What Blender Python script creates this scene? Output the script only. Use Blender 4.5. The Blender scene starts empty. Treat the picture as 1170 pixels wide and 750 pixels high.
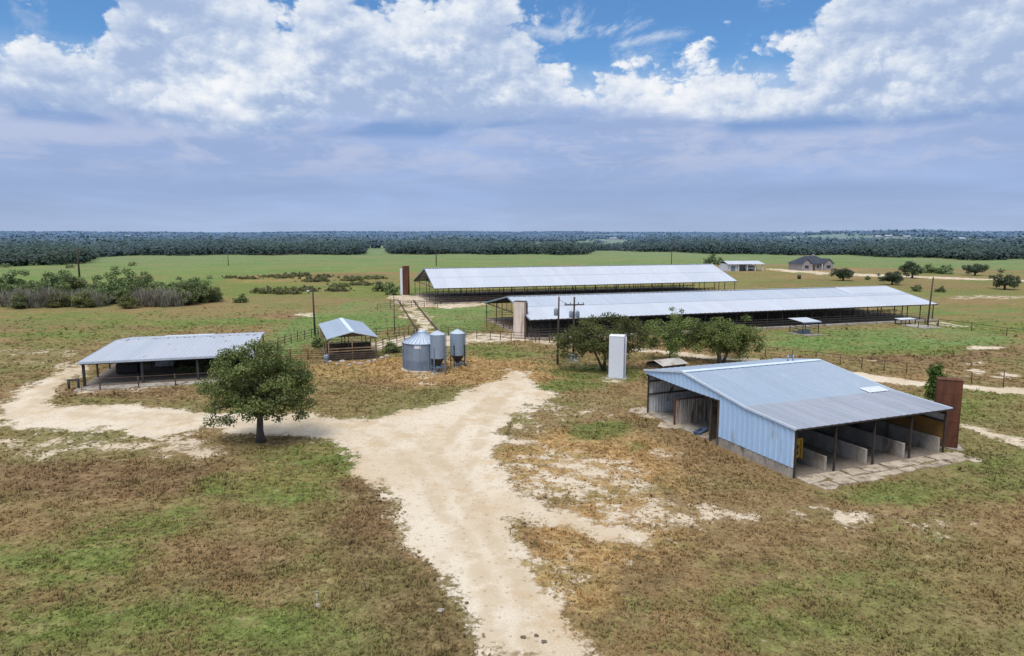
import bpy, math, random
import numpy as np
from mathutils import Vector, Matrix
random.seed(7); np.random.seed(7)
PI = math.pi
sc = bpy.context.scene
C = sc.collection

# ------------------------------------------------------------------ camera model (24 mm drone lens, 16 m up)
FPX, PW, PH, HOR, CH = 780.0, 1170.0, 750.0, 267.5, 16.0
PITCH = math.atan((PH/2-HOR)/FPX)
def G(x, y, z=0.0):
    """point of the photo -> point of the place, on the level z"""
    u = (x-PW/2)/FPX; v = (PH/2-y)/FPX
    d = (u, math.cos(PITCH)+v*math.sin(PITCH), -math.sin(PITCH)+v*math.cos(PITCH))
    t = (z-CH)/d[2]
    return (d[0]*t, d[1]*t)
cam = bpy.data.cameras.new('camera'); co = bpy.data.objects.new('camera', cam); C.objects.link(co)
co.location = (0, 0, CH); co.rotation_euler = (PI/2-PITCH, 0, 0)
cam.sensor_width = 36; cam.lens = 36*FPX/PW; cam.clip_start = 0.5; cam.clip_end = 30000
sc.camera = co
sc.view_settings.view_transform = 'Standard'; sc.view_settings.look = 'None'
sc.view_settings.exposure = 0; sc.view_settings.gamma = 1

# ------------------------------------------------------------------ node helper
class N:
    def __init__(s, nt): s.t = nt
    def new(s, ty, **k):
        n = s.t.nodes.new(ty)
        for a, b in k.items(): setattr(n, a, b)
        return n
    def put(s, sock, v):
        if isinstance(v, bpy.types.NodeSocket): s.t.links.new(v, sock)
        elif v is not None:
            if sock.type == 'RGBA' and isinstance(v, (tuple, list)) and len(v) == 3: v = (*v, 1)
            sock.default_value = v
    def m(s, op, a, b=None, c=None, clamp=False):
        n = s.new('ShaderNodeMath', operation=op, use_clamp=clamp)
        for i, v in enumerate((a, b, c)):
            if v is not None: s.put(n.inputs[i], v)
        return n.outputs[0]
    def vm(s, op, a, b=None):
        n = s.new('ShaderNodeVectorMath', operation=op)
        s.put(n.inputs[0], a)
        if b is not None: s.put(n.inputs[1], b)
        return n.outputs['Value'] if op in ('LENGTH', 'DOT_PRODUCT') else n.outputs[0]
    dim = '3D'
    def noise(s, vec, scale, detail=4, rough=.55, dist=0):
        n = s.new('ShaderNodeTexNoise', noise_dimensions=s.dim)
        s.put(n.inputs['Vector'], vec)
        n.inputs['Scale'].default_value = scale; n.inputs['Detail'].default_value = detail
        n.inputs['Roughness'].default_value = rough; n.inputs['Distortion'].default_value = dist
        return n.outputs[0]
    def mix(s, f, a, b, mode='MIX'):
        n = s.new('ShaderNodeMix', data_type='RGBA', blend_type=mode)
        s.put(n.inputs[0], f); s.put(n.inputs[6], a); s.put(n.inputs[7], b)
        return n.outputs[2]
    def ss(s, v, a, b):
        n = s.new('ShaderNodeMapRange', interpolation_type='SMOOTHSTEP')
        s.put(n.inputs[0], v); n.inputs[1].default_value = a; n.inputs[2].default_value = b
        return n.outputs[0]
    def lin(s, v, a, b, c=0., d=1.):
        n = s.new('ShaderNodeMapRange')
        s.put(n.inputs[0], v)
        for i, k in enumerate((a, b, c, d)): n.inputs[i+1].default_value = k
        return n.outputs[0]
    def ramp(s, f, stops, interp='LINEAR'):
        n = s.new('ShaderNodeValToRGB'); n.color_ramp.interpolation = interp
        e = n.color_ramp.elements
        while len(e) < len(stops): e.new(.5)
        for i, (p, c) in enumerate(stops):
            e[i].position = p; e[i].color = (*c, 1) if not isinstance(c, (int, float)) else (c, c, c, 1)
        s.put(n.inputs[0], f)
        return n.outputs[0]
    def attr(s, name): return s.new('ShaderNodeAttribute', attribute_name=name).outputs['Fac']
    def scale(s, vec, k): 
        n = s.new('ShaderNodeVectorMath', operation='MULTIPLY'); s.put(n.inputs[0], vec); n.inputs[1].default_value = k
        return n.outputs[0]
    def bump(s, h, strength, dist=.05):
        n = s.new('ShaderNodeBump'); n.inputs['Strength'].default_value = strength; n.inputs['Distance'].default_value = dist
        s.put(n.inputs['Height'], h); return n.outputs[0]

def base_mat(name):
    m = bpy.data.materials.new(name); m.use_nodes = True
    nt = m.node_tree; nt.nodes.clear(); n = N(nt)
    out = n.new('ShaderNodeOutputMaterial'); b = n.new('ShaderNodeBsdfPrincipled')
    nt.links.new(b.outputs[0], out.inputs[0])
    return m, n, b, out

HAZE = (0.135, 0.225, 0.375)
def hazed(n, col, pos, near=250., far=4200.):  # blends aerial haze into the base colour by distance from the origin
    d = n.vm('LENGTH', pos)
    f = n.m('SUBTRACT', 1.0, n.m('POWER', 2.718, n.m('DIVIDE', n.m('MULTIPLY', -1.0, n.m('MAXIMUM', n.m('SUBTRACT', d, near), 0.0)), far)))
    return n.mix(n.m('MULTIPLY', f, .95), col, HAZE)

def pmat(name, c1, c2=None, scale=1.5, rough=.7, metal=0., stretch=(1, 1, 1), rust=0., rustc=(.14, .05, .025), bump=.0, bscale=12., spec=.3, dirt=0., dirtc=(.2, .15, .1), rscale=.6, contrast=(.35, .65), grain=.35, panel=0.):
    """weathered surface: two tones in patches, optional rust streaks / grime, fine bump"""
    m, n, b, out = base_mat(name)
    tc = n.new('ShaderNodeTexCoord').outputs['Object']
    c2 = c2 or tuple(k*.8 for k in c1)
    f = n.ss(n.noise(n.scale(tc, stretch), scale, 5, .6), *contrast)
    col = n.mix(f, c1, c2)
    fine = n.noise(tc, scale*9, 3, .6)
    col = n.mix(grain, col, n.mix(1.0, col, n.ramp(fine, [(.3, .55), (.7, 1.35)]), 'MULTIPLY'))
    if dirt:
        g = n.noise(n.scale(tc, (1, 1, .35)), rscale*1.7, 6, .65)
        col = n.mix(n.ss(g, .62-dirt*.3, .8-dirt*.2), col, dirtc)
    if rust:
        r = n.noise(n.scale(tc, stretch), rscale, 7, .68)
        col = n.mix(n.ss(r, .66-rust*.3, .74-rust*.22), col, n.mix(fine, rustc, tuple(k*2.1 for k in rustc)))
    if panel:
        sx = n.new('ShaderNodeSeparateXYZ'); n.put(sx.inputs[0], tc); wn = n.new('ShaderNodeTexWhiteNoise', noise_dimensions='1D'); n.put(wn.inputs['W'], n.m('FLOOR', n.m('DIVIDE', sx.outputs[0], panel)))
        col = n.mix(1.0, col, n.ramp(wn.outputs['Value'], [(0, .965), (1, 1.03)]), 'MULTIPLY')
        stk = n.noise(n.scale(tc, (3.0, .10, .3)), 1.0, 6, .7); col = n.mix(n.m('MULTIPLY', n.ss(stk, .50, .70), .20), col, dirtc)
    n.put(b.inputs['Base Color'], col)
    b.inputs['Roughness'].default_value = rough; b.inputs['Metallic'].default_value = metal
    b.inputs['Specular IOR Level'].default_value = spec
    if bump: n.put(b.inputs['Normal'], n.bump(n.noise(tc, bscale, 5, .6), bump, .04))
    return m

M = {}
M['blue_roof'] = pmat('blue_roof', (.275, .335, .415), (.305, .36, .43), .35, .5, 0, (1, .2, 1), dirt=.12, dirtc=(.38, .42, .48), spec=.4, grain=.1, panel=1.24)
M['grey_roof'] = pmat('grey_roof', (.265, .285, .33), (.32, .335, .38), .5, .5, 0, (2.5, .15, 1), dirt=.3, dirtc=(.27, .27, .29), spec=.4, grain=.1, panel=0.62)
M['white_roof'] = pmat('white_roof', (.485, .505, .55), (.455, .48, .53), .12, .5, 0, (1, .3, 1), dirt=.1, dirtc=(.52, .55, .6), spec=.4, grain=.1, panel=1.8)
M['pale_roof'] = pmat('pale_roof', (.385, .425, .49), (.415, .445, .50), .15, .5, 0, (1.5, .2, 1), dirt=.15, dirtc=(.42, .45, .5), spec=.4, grain=.1, panel=0.9)
M['shed_roof'] = pmat('shed_roof', (.40, .43, .48), (.43, .45, .49), .3, .5, 0, (1, .3, 1), rust=.12, rustc=(.2, .12, .09), rscale=.8, dirt=.25, dirtc=(.38, .40, .44), grain=.1, panel=1.0)
M['skylight'] = pmat('skylight', (.62, .65, .68), (.56, .6, .64), 1, .5)
M['blue_wall'] = pmat('blue_wall', (.40, .57, .80), (.43, .60, .82), .5, .55, 0, (1, 1, .3), dirt=.12, dirtc=(.3, .34, .4), rscale=.5, grain=.1)
M['pump_roof'] = pmat('pump_roof', (.52, .49, .45), (.42, .39, .35), .8, .7, dirt=.3)
M['trim'] = pmat('trim', (.62, .70, .80), (.55, .63, .75), .8, .5)
M['white_wall'] = pmat('white_wall', (.66, .66, .66), (.50, .50, .49), .9, .7, rust=.25, rustc=(.13, .08, .05), dirt=.3, dirtc=(.3, .27, .23))
M['rust_panel'] = pmat('rust_panel', (.46, .43, .38), (.36, .31, .26), 1.3, .8, 0, (2.6, 2.6, .25), rust=.5, rustc=(.10, .04, .02), rscale=1.4)
M['rust'] = pmat('rust', (.15, .058, .03), (.075, .03, .02), 1.0, .85, 0, (2.2, 2.2, .35), rust=.32, rustc=(.17, .075, .032), bump=.2, contrast=(.3, .7))
M['stained'] = pmat('stained', (.74, .64, .55), (.60, .49, .41), 1.1, .8, 0, (3, 3, .18), rust=.36, rustc=(.12, .055, .035), rscale=1.0)
M['white_tank'] = pmat('white_tank', (.66, .69, .74), (.62, .65, .71), .5, .55, 0, (1, 1, .3), dirt=.1, dirtc=(.45, .43, .40), grain=.1)
M['concrete'] = pmat('concrete', (.42, .375, .32), (.31, .27, .225), .7, .9, bump=.3, dirt=.5, dirtc=(.15, .12, .09))
M['concrete_pale'] = pmat('concrete_pale', (.55, .455, .345), (.40, .325, .24), .6, .9, bump=.3, dirt=.55, dirtc=(.15, .11, .07), rscale=.75)
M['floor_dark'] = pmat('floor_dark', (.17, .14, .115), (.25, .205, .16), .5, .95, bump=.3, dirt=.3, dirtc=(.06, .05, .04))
M['floor_brown'] = pmat('floor_brown', (.33, .275, .235), (.22, .18, .15), .25, .95, bump=.3, dirt=.3, dirtc=(.10, .08, .07))
M['steel'] = pmat('steel', (.035, .031, .029), (.06, .045, .035), 2, .7)
M['stall_steel'] = pmat('stall_steel', (.13, .11, .095), (.18, .145, .12), 2, .7)
M['pipe'] = pmat('pipe', (.065, .045, .035), (.11, .06, .04), 2, .8)
M['truss'] = pmat('truss', (.10, .085, .075), (.06, .05, .05), 1, .8)
M['wood'] = pmat('wood', (.36, .26, .16), (.26, .17, .10), 1.2, .85, 0, (.3, 3, 3), dirt=.3, dirtc=(.12, .08, .05))
M['plywood'] = pmat('plywood', (.30, .17, .05), (.22, .12, .04), .8, .8, dirt=.3, dirtc=(.10, .06, .03))
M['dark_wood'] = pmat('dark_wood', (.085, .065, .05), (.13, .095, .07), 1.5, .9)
M['pole'] = pmat('pole', (.085, .062, .047), (.055, .042, .035), 2, .9, 0, (4, 4, .4))
M['galv'] = pmat('galv', (.30, .37, .46), (.25, .31, .40), .8, .45, .25, (1, 1, .4), dirt=.12, dirtc=(.2, .22, .25), spec=.45)
M['galv_dark'] = pmat('galv_dark', (.22, .28, .37), (.17, .22, .30), .8, .45, .25, (1, 1, .4), spec=.45)
M['galv_roof'] = pmat('galv_roof', (.52, .58, .66), (.44, .50, .58), 1.0, .42, .2, spec=.5)
M['dark_metal'] = pmat('dark_metal', (.03, .03, .035), (.05, .048, .05), 2, .6)
M['can'] = pmat('can', (.24, .28, .34), (.19, .23, .28), 2, .5)
M['yellow'] = pmat('yellow', (.52, .30, .03), (.42, .24, .03), 2, .6, rust=.3)
M['bluebit'] = pmat('bluebit', (.12, .17, .27), (.10, .14, .22), 2, .5)
M['stone'] = pmat('stone', (.46, .40, .33), (.32, .27, .22), 2, .9, bump=.4)
M['darkstone'] = pmat('darkstone', (.10, .08, .065), (.16, .13, .1), 2, .9, bump=.4)
M['slate'] = pmat('slate', (.035, .042, .062), (.05, .058, .08), .6, .8)
M['housewall'] = pmat('housewall', (.33, .31, .315), (.26, .245, .25), 1.2, .85)
M['glass'] = pmat('glass', (.03, .035, .045), (.05, .055, .06), 1, .15, spec=.6)
M['paint_white'] = pmat('paint_white', (.74, .75, .77), (.66, .67, .70), 1, .6)
M['far_wall'] = pmat('far_wall', (.46, .46, .50), (.40, .41, .46), .2, .8)  # distance haze is put into these bluish wall and roof tones
M['far_roof'] = pmat('far_roof', (.40, .44, .52), (.36, .40, .48), .2, .8)
M['wire'] = pmat('wire', (.12, .12, .13), (.10, .10, .11), 1, .6)
M['porcelain'] = pmat('porcelain', (.30, .28, .27), (.22, .2, .2), 2, .4)
M['rubber'] = pmat('rubber', (.02, .02, .02), (.03, .03, .03), 2, .8)
M['lamp'] = pmat('lamp', (.7, .72, .74), (.62, .64, .66), 2, .5)

# ------------------------------------------------------------------ mesh helper
class MB:
    def __init__(s): s.v = []; s.f = []; s.mi = []; s.sm = []
    def add(s, vs, fs, mi=0, smooth=False):
        o = len(s.v); s.v += [tuple(v) for v in vs]
        for f in fs: s.f.append([o+i for i in f]); s.mi.append(mi); s.sm.append(smooth)
        return s
    def box(s, x0, y0, z0, x1, y1, z1, mi=0, bev=0):
        if bev:
            b = bev
            vs = []
            for z, i in ((z0, b), (z0+b, 0), (z1-b, 0), (z1, b)):
                vs += [(x0+i, y0+i, z), (x1-i, y0+i, z), (x1-i, y1-i, z), (x0+i, y1-i, z)]
            fs = [(3, 2, 1, 0), (12, 13, 14, 15)]
            for k in range(3):
                for j in range(4):
                    a, c = k*4+j, k*4+(j+1) % 4
                    fs.append((a, c, c+4, a+4))
            return s.add(vs, fs, mi)
        return s.add([(x0, y0, z0), (x1, y0, z0), (x1, y1, z0), (x0, y1, z0), (x0, y0, z1), (x1, y0, z1), (x1, y1, z1), (x0, y1, z1)],
                     [(3, 2, 1, 0), (4, 5, 6, 7), (0, 1, 5, 4), (1, 2, 6, 5), (2, 3, 7, 6), (3, 0, 4, 7)], mi)
    def bar(s, p, q, w, h, mi=0):
        p, q = Vector(p), Vector(q); d = (q-p).normalized()
        up = Vector((0, 0, 1)) if abs(d.z) < .95 else Vector((0, 1, 0))
        a = d.cross(up).normalized(); b = a.cross(d).normalized()
        vs = [e+a*i*w/2+b*j*h/2 for e in (p, q) for i, j in ((-1, -1), (1, -1), (1, 1), (-1, 1))]
        return s.add(vs, [(3, 2, 1, 0), (4, 5, 6, 7), (0, 1, 5, 4), (1, 2, 6, 5), (2, 3, 7, 6), (3, 0, 4, 7)], mi)
    def tube(s, pts, rad, n=8, mi=0, cap=True, smooth=True):
        pts = [Vector(p) for p in pts]
        if not isinstance(rad, (list, tuple)): rad = [rad]*len(pts)
        vs, fs = [], []
        for i, p in enumerate(pts):
            d = (pts[min(i+1, len(pts)-1)]-pts[max(i-1, 0)]).normalized()
            up = Vector((0, 0, 1)) if abs(d.z) < .9 else Vector((1, 0, 0))
            a = d.cross(up).normalized(); b = a.cross(d)
            vs += [p+(a*math.cos(2*PI*k/n)+b*math.sin(2*PI*k/n))*rad[i] for k in range(n)]
        for i in range(len(pts)-1):
            for k in range(n):
                fs.append((i*n+k, i*n+(k+1) % n, (i+1)*n+(k+1) % n, (i+1)*n+k))
        s.add(vs, fs, mi, smooth)
        if cap:
            o = len(s.v)-len(vs)
            s.f.append([o+k for k in range(n)][::-1]); s.f.append([o+(len(pts)-1)*n+k for k in range(n)]); s.mi += [mi, mi]; s.sm += [False, False]
        return s
    def lathe(s, prof, n=32, mi=0, cx=0, cy=0, smooth=True):
        vs = [(cx+r*math.cos(2*PI*k/n), cy+r*math.sin(2*PI*k/n), z) for r, z in prof for k in range(n)]
        fs = [(i*n+k, i*n+(k+1) % n, (i+1)*n+(k+1) % n, (i+1)*n+k) for i in range(len(prof)-1) for k in range(n)]
        return s.add(vs, fs, mi, smooth)
    def sheet(s, P0, P1, P2, P3, pitch=.3, depth=.03, mi=0, segs=1):
        """ribbed metal sheet; ribs run P0->P3, repeat along P0->P1"""
        P0, P1, P2, P3 = map(Vector, (P0, P1, P2, P3))
        L = (P1-P0).length; n = max(2, round(L/pitch))
        nr = (P1-P0).cross(P3-P0).normalized()
        ts = []
        for k in range(n):
            for o, d in ((0, 0), (.62, 0), (.72, 1), (.90, 1)): ts.append(((k+o)/n, d*depth))
        ts.append((1, 0))
        vs = []
        for j in range(segs+1):
            w = j/segs
            for t, d in ts: vs.append((P0.lerp(P1, t)).lerp(P3.lerp(P2, t), w)+nr*d)
        m = len(ts)
        fs = [(j*m+i, j*m+i+1, (j+1)*m+i+1, (j+1)*m+i) for j in range(segs) for i in range(m-1)]
        return s.add(vs, fs, mi)
    def rock(s, c, r, flat=.6, seed=0, mi=0):
        rr = random.Random(seed); vs = []; n, k = 9, 5
        prof = [(.55, 0), (1, .25), (.95, .6), (.55, .93), (.12, 1.0)]
        ph = [rr.uniform(.7, 1.3) for _ in range(n)]
        for a, z in prof:
            for i in range(n):
                q = a*r*ph[i]*rr.uniform(.85, 1.15)
                vs.append((c[0]+q*math.cos(2*PI*i/n), c[1]+q*math.sin(2*PI*i/n), c[2]+(z-.12)*r*flat*2*rr.uniform(.85, 1.1)))
        fs = [(j*n+i, j*n+(i+1) % n, (j+1)*n+(i+1) % n, (j+1)*n+i) for j in range(k-1) for i in range(n)]+[tuple((k-1)*n+i for i in range(n))]
        return s.add(vs, fs, mi)
    def build(s, name, mats, parent=None):
        me = bpy.data.meshes.new(name); me.from_pydata(s.v, [], s.f)
        if not isinstance(mats, (list, tuple)): mats = [mats]
        for m in mats: me.materials.append(M[m] if isinstance(m, str) else m)
        me.polygons.foreach_set('material_index', s.mi); me.polygons.foreach_set('use_smooth', s.sm)
        me.update()
        o = bpy.data.objects.new(name, me); C.objects.link(o)
        if parent: o.parent = parent
        return o

def tag(o, label=None, cat=None, group=None, kind=None):
    if label: o['label'] = label
    if cat: o['category'] = cat
    if group: o['group'] = group
    if kind: o['kind'] = kind
    return o
def thing(name, label, cat, loc=(0, 0, 0), rz=0, group=None):
    o = bpy.data.objects.new(name, None); C.objects.link(o); o.empty_display_size = .3
    o.location = loc if len(loc) == 3 else (*loc, 0); o.rotation_euler = (0, 0, rz)
    return tag(o, label, cat, group)
def kid(o, parent, loc=None, rz=None):
    c = o.copy(); C.objects.link(c); c.parent = parent
    if loc is not None: c.location = loc
    if rz is not None: c.rotation_euler = (0, 0, rz)
    return c
def dup(root, loc, rz=0, sc_=1, label=None, group=None):
    r = root.copy(); C.objects.link(r); r.location = loc if len(loc) == 3 else (*loc, 0); r.rotation_euler = (0, 0, rz); r.scale = (sc_,)*3 if not isinstance(sc_, tuple) else sc_
    if label: r['label'] = label
    if group: r['group'] = group
    for ch in list(root.children):
        c = ch.copy(); C.objects.link(c); c.parent = r
        for g in ch.children:
            d = g.copy(); C.objects.link(d); d.parent = c
    return r
ORD = ['first', 'second', 'third', 'fourth', 'fifth', 'sixth', 'seventh', 'eighth', 'ninth', 'tenth', 'eleventh', 'twelfth', 'thirteenth', 'fourteenth', 'fifteenth', 'sixteenth', 'seventeenth', 'eighteenth', 'nineteenth', 'twentieth', 'twenty-first', 'twenty-second', 'twenty-third', 'twenty-fourth', 'twenty-fifth', 'twenty-sixth', 'twenty-seventh', 'twenty-eighth', 'twenty-ninth', 'thirtieth']

# ------------------------------------------------------------------ numeric noise and terrain
_rs = np.random.RandomState(3); _T = _rs.rand(256, 256)
def vn(x, y, s=0):
    x = np.asarray(x, float)+s*17.31; y = np.asarray(y, float)+s*9.17
    i = np.floor(x).astype(int); j = np.floor(y).astype(int); u = x-i; v = y-j
    u = u*u*(3-2*u); v = v*v*(3-2*v)
    a = _T[i & 255, j & 255]; b = _T[(i+1) & 255, j & 255]; c = _T[i & 255, (j+1) & 255]; d = _T[(i+1) & 255, (j+1) & 255]
    return (a*(1-u)+b*u)*(1-v)+(c*(1-u)+d*u)*v
def fbm(x, y, s=0, o=4):
    r = 0; a = .5; t = 0
    for k in range(o): r = r+a*vn(x*2**k, y*2**k, s+k*3); t += a; a *= .5
    return r/t
def sstep(x, a, b):
    t = np.clip((x-a)/(b-a), 0, 1); return t*t*(3-2*t)
def terrain(x, y):
    x = np.asarray(x, float); y = np.asarray(y, float); d = np.hypot(x, y); az = np.arctan2(x, y)
    near = (fbm(x*.04, y*.04, 5, 3)-.5)*.25*sstep(d, 18, 30)*(1-sstep(d, 120, 400))*0
    rise = 4*sstep(d, 700, 2200)+17*sstep(d, 2400, 7000)
    hills = sstep(d, 900, 2600)*(fbm(x*.0012, y*.0012, 8, 3)-.45)*14+sstep(d, 3200, 7000)*(fbm(x*.0006, y*.0006, 2, 3)-.4)*34
    knob = 15*np.exp(-((az-.50)/.12)**2-((d-2300)/600)**2)
    return near+rise+hills+knob-40*sstep(d, 9000, 14000)

# ------------------------------------------------------------------ ground paint (all laid out on the ground plane)
def P(*pts): return np.array([G(x, y) for x, y in pts])
def ell(cx, cy, rx, ry, rot=0, n=14):
    return P(*[(cx+rx*math.cos(a)*math.cos(rot)-ry*math.sin(a)*math.sin(rot), cy+ry*math.sin(a)*math.cos(rot)+rx*math.cos(a)*math.sin(rot)) for a in [2*PI*k/n for k in range(n)]])
def sd_poly(px, py, poly):
    d = np.full(px.shape, 1e18); ins = np.zeros(px.shape, bool); n = len(poly)
    for i in range(n):
        ax, ay = poly[i]; bx, by = poly[(i+1) % n]
        ex, ey = bx-ax, by-ay; wx, wy = px-ax, py-ay
        t = np.clip((wx*ex+wy*ey)/(ex*ex+ey*ey+1e-12), 0, 1)
        d = np.minimum(d, (wx-ex*t)**2+(wy-ey*t)**2)
        c = ((ay <= py) & (by > py)) | ((by <= py) & (ay > py))
        with np.errstate(divide='ignore', invalid='ignore'):
            xi = ax+(py-ay)/(by-ay)*ex if by != ay else np.full(px.shape, 1e18)
        ins ^= c & (px < xi)
    d = np.sqrt(d); return np.where(ins, -d, d)
ROAD = P((556, 760), (540, 722), (520, 685), (497, 645), (470, 605), (440, 565), (415, 534), (390, 514), (365, 501), (335, 494), (300, 494), (265, 495), (238, 490), (212, 496), (185, 503), (150, 495), (112, 492), (70, 494), (35, 490), (8, 484), (-6, 474), (2, 462), (12, 456), (30, 446), (55, 433), (72, 424), (90, 414), (92, 420), (84, 432), (66, 448), (62, 458), (75, 463), (110, 462), (160, 463), (200, 466), (235, 470), (300, 474), (345, 474), (400, 478), (440, 476), (480, 469), (510, 460), (530, 450), (552, 441), (575, 431), (586, 422), (597, 424), (603, 438), (625, 446), (640, 453), (615, 462), (580, 474), (562, 490), (572, 507), (566, 527), (582, 548), (620, 571), (660, 586), (720, 601), (755, 612), (740, 622), (690, 615), (640, 602), (600, 592), (582, 596), (588, 610), (602, 632), (627, 666), (652, 702), (682, 742), (696, 760))
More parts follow.
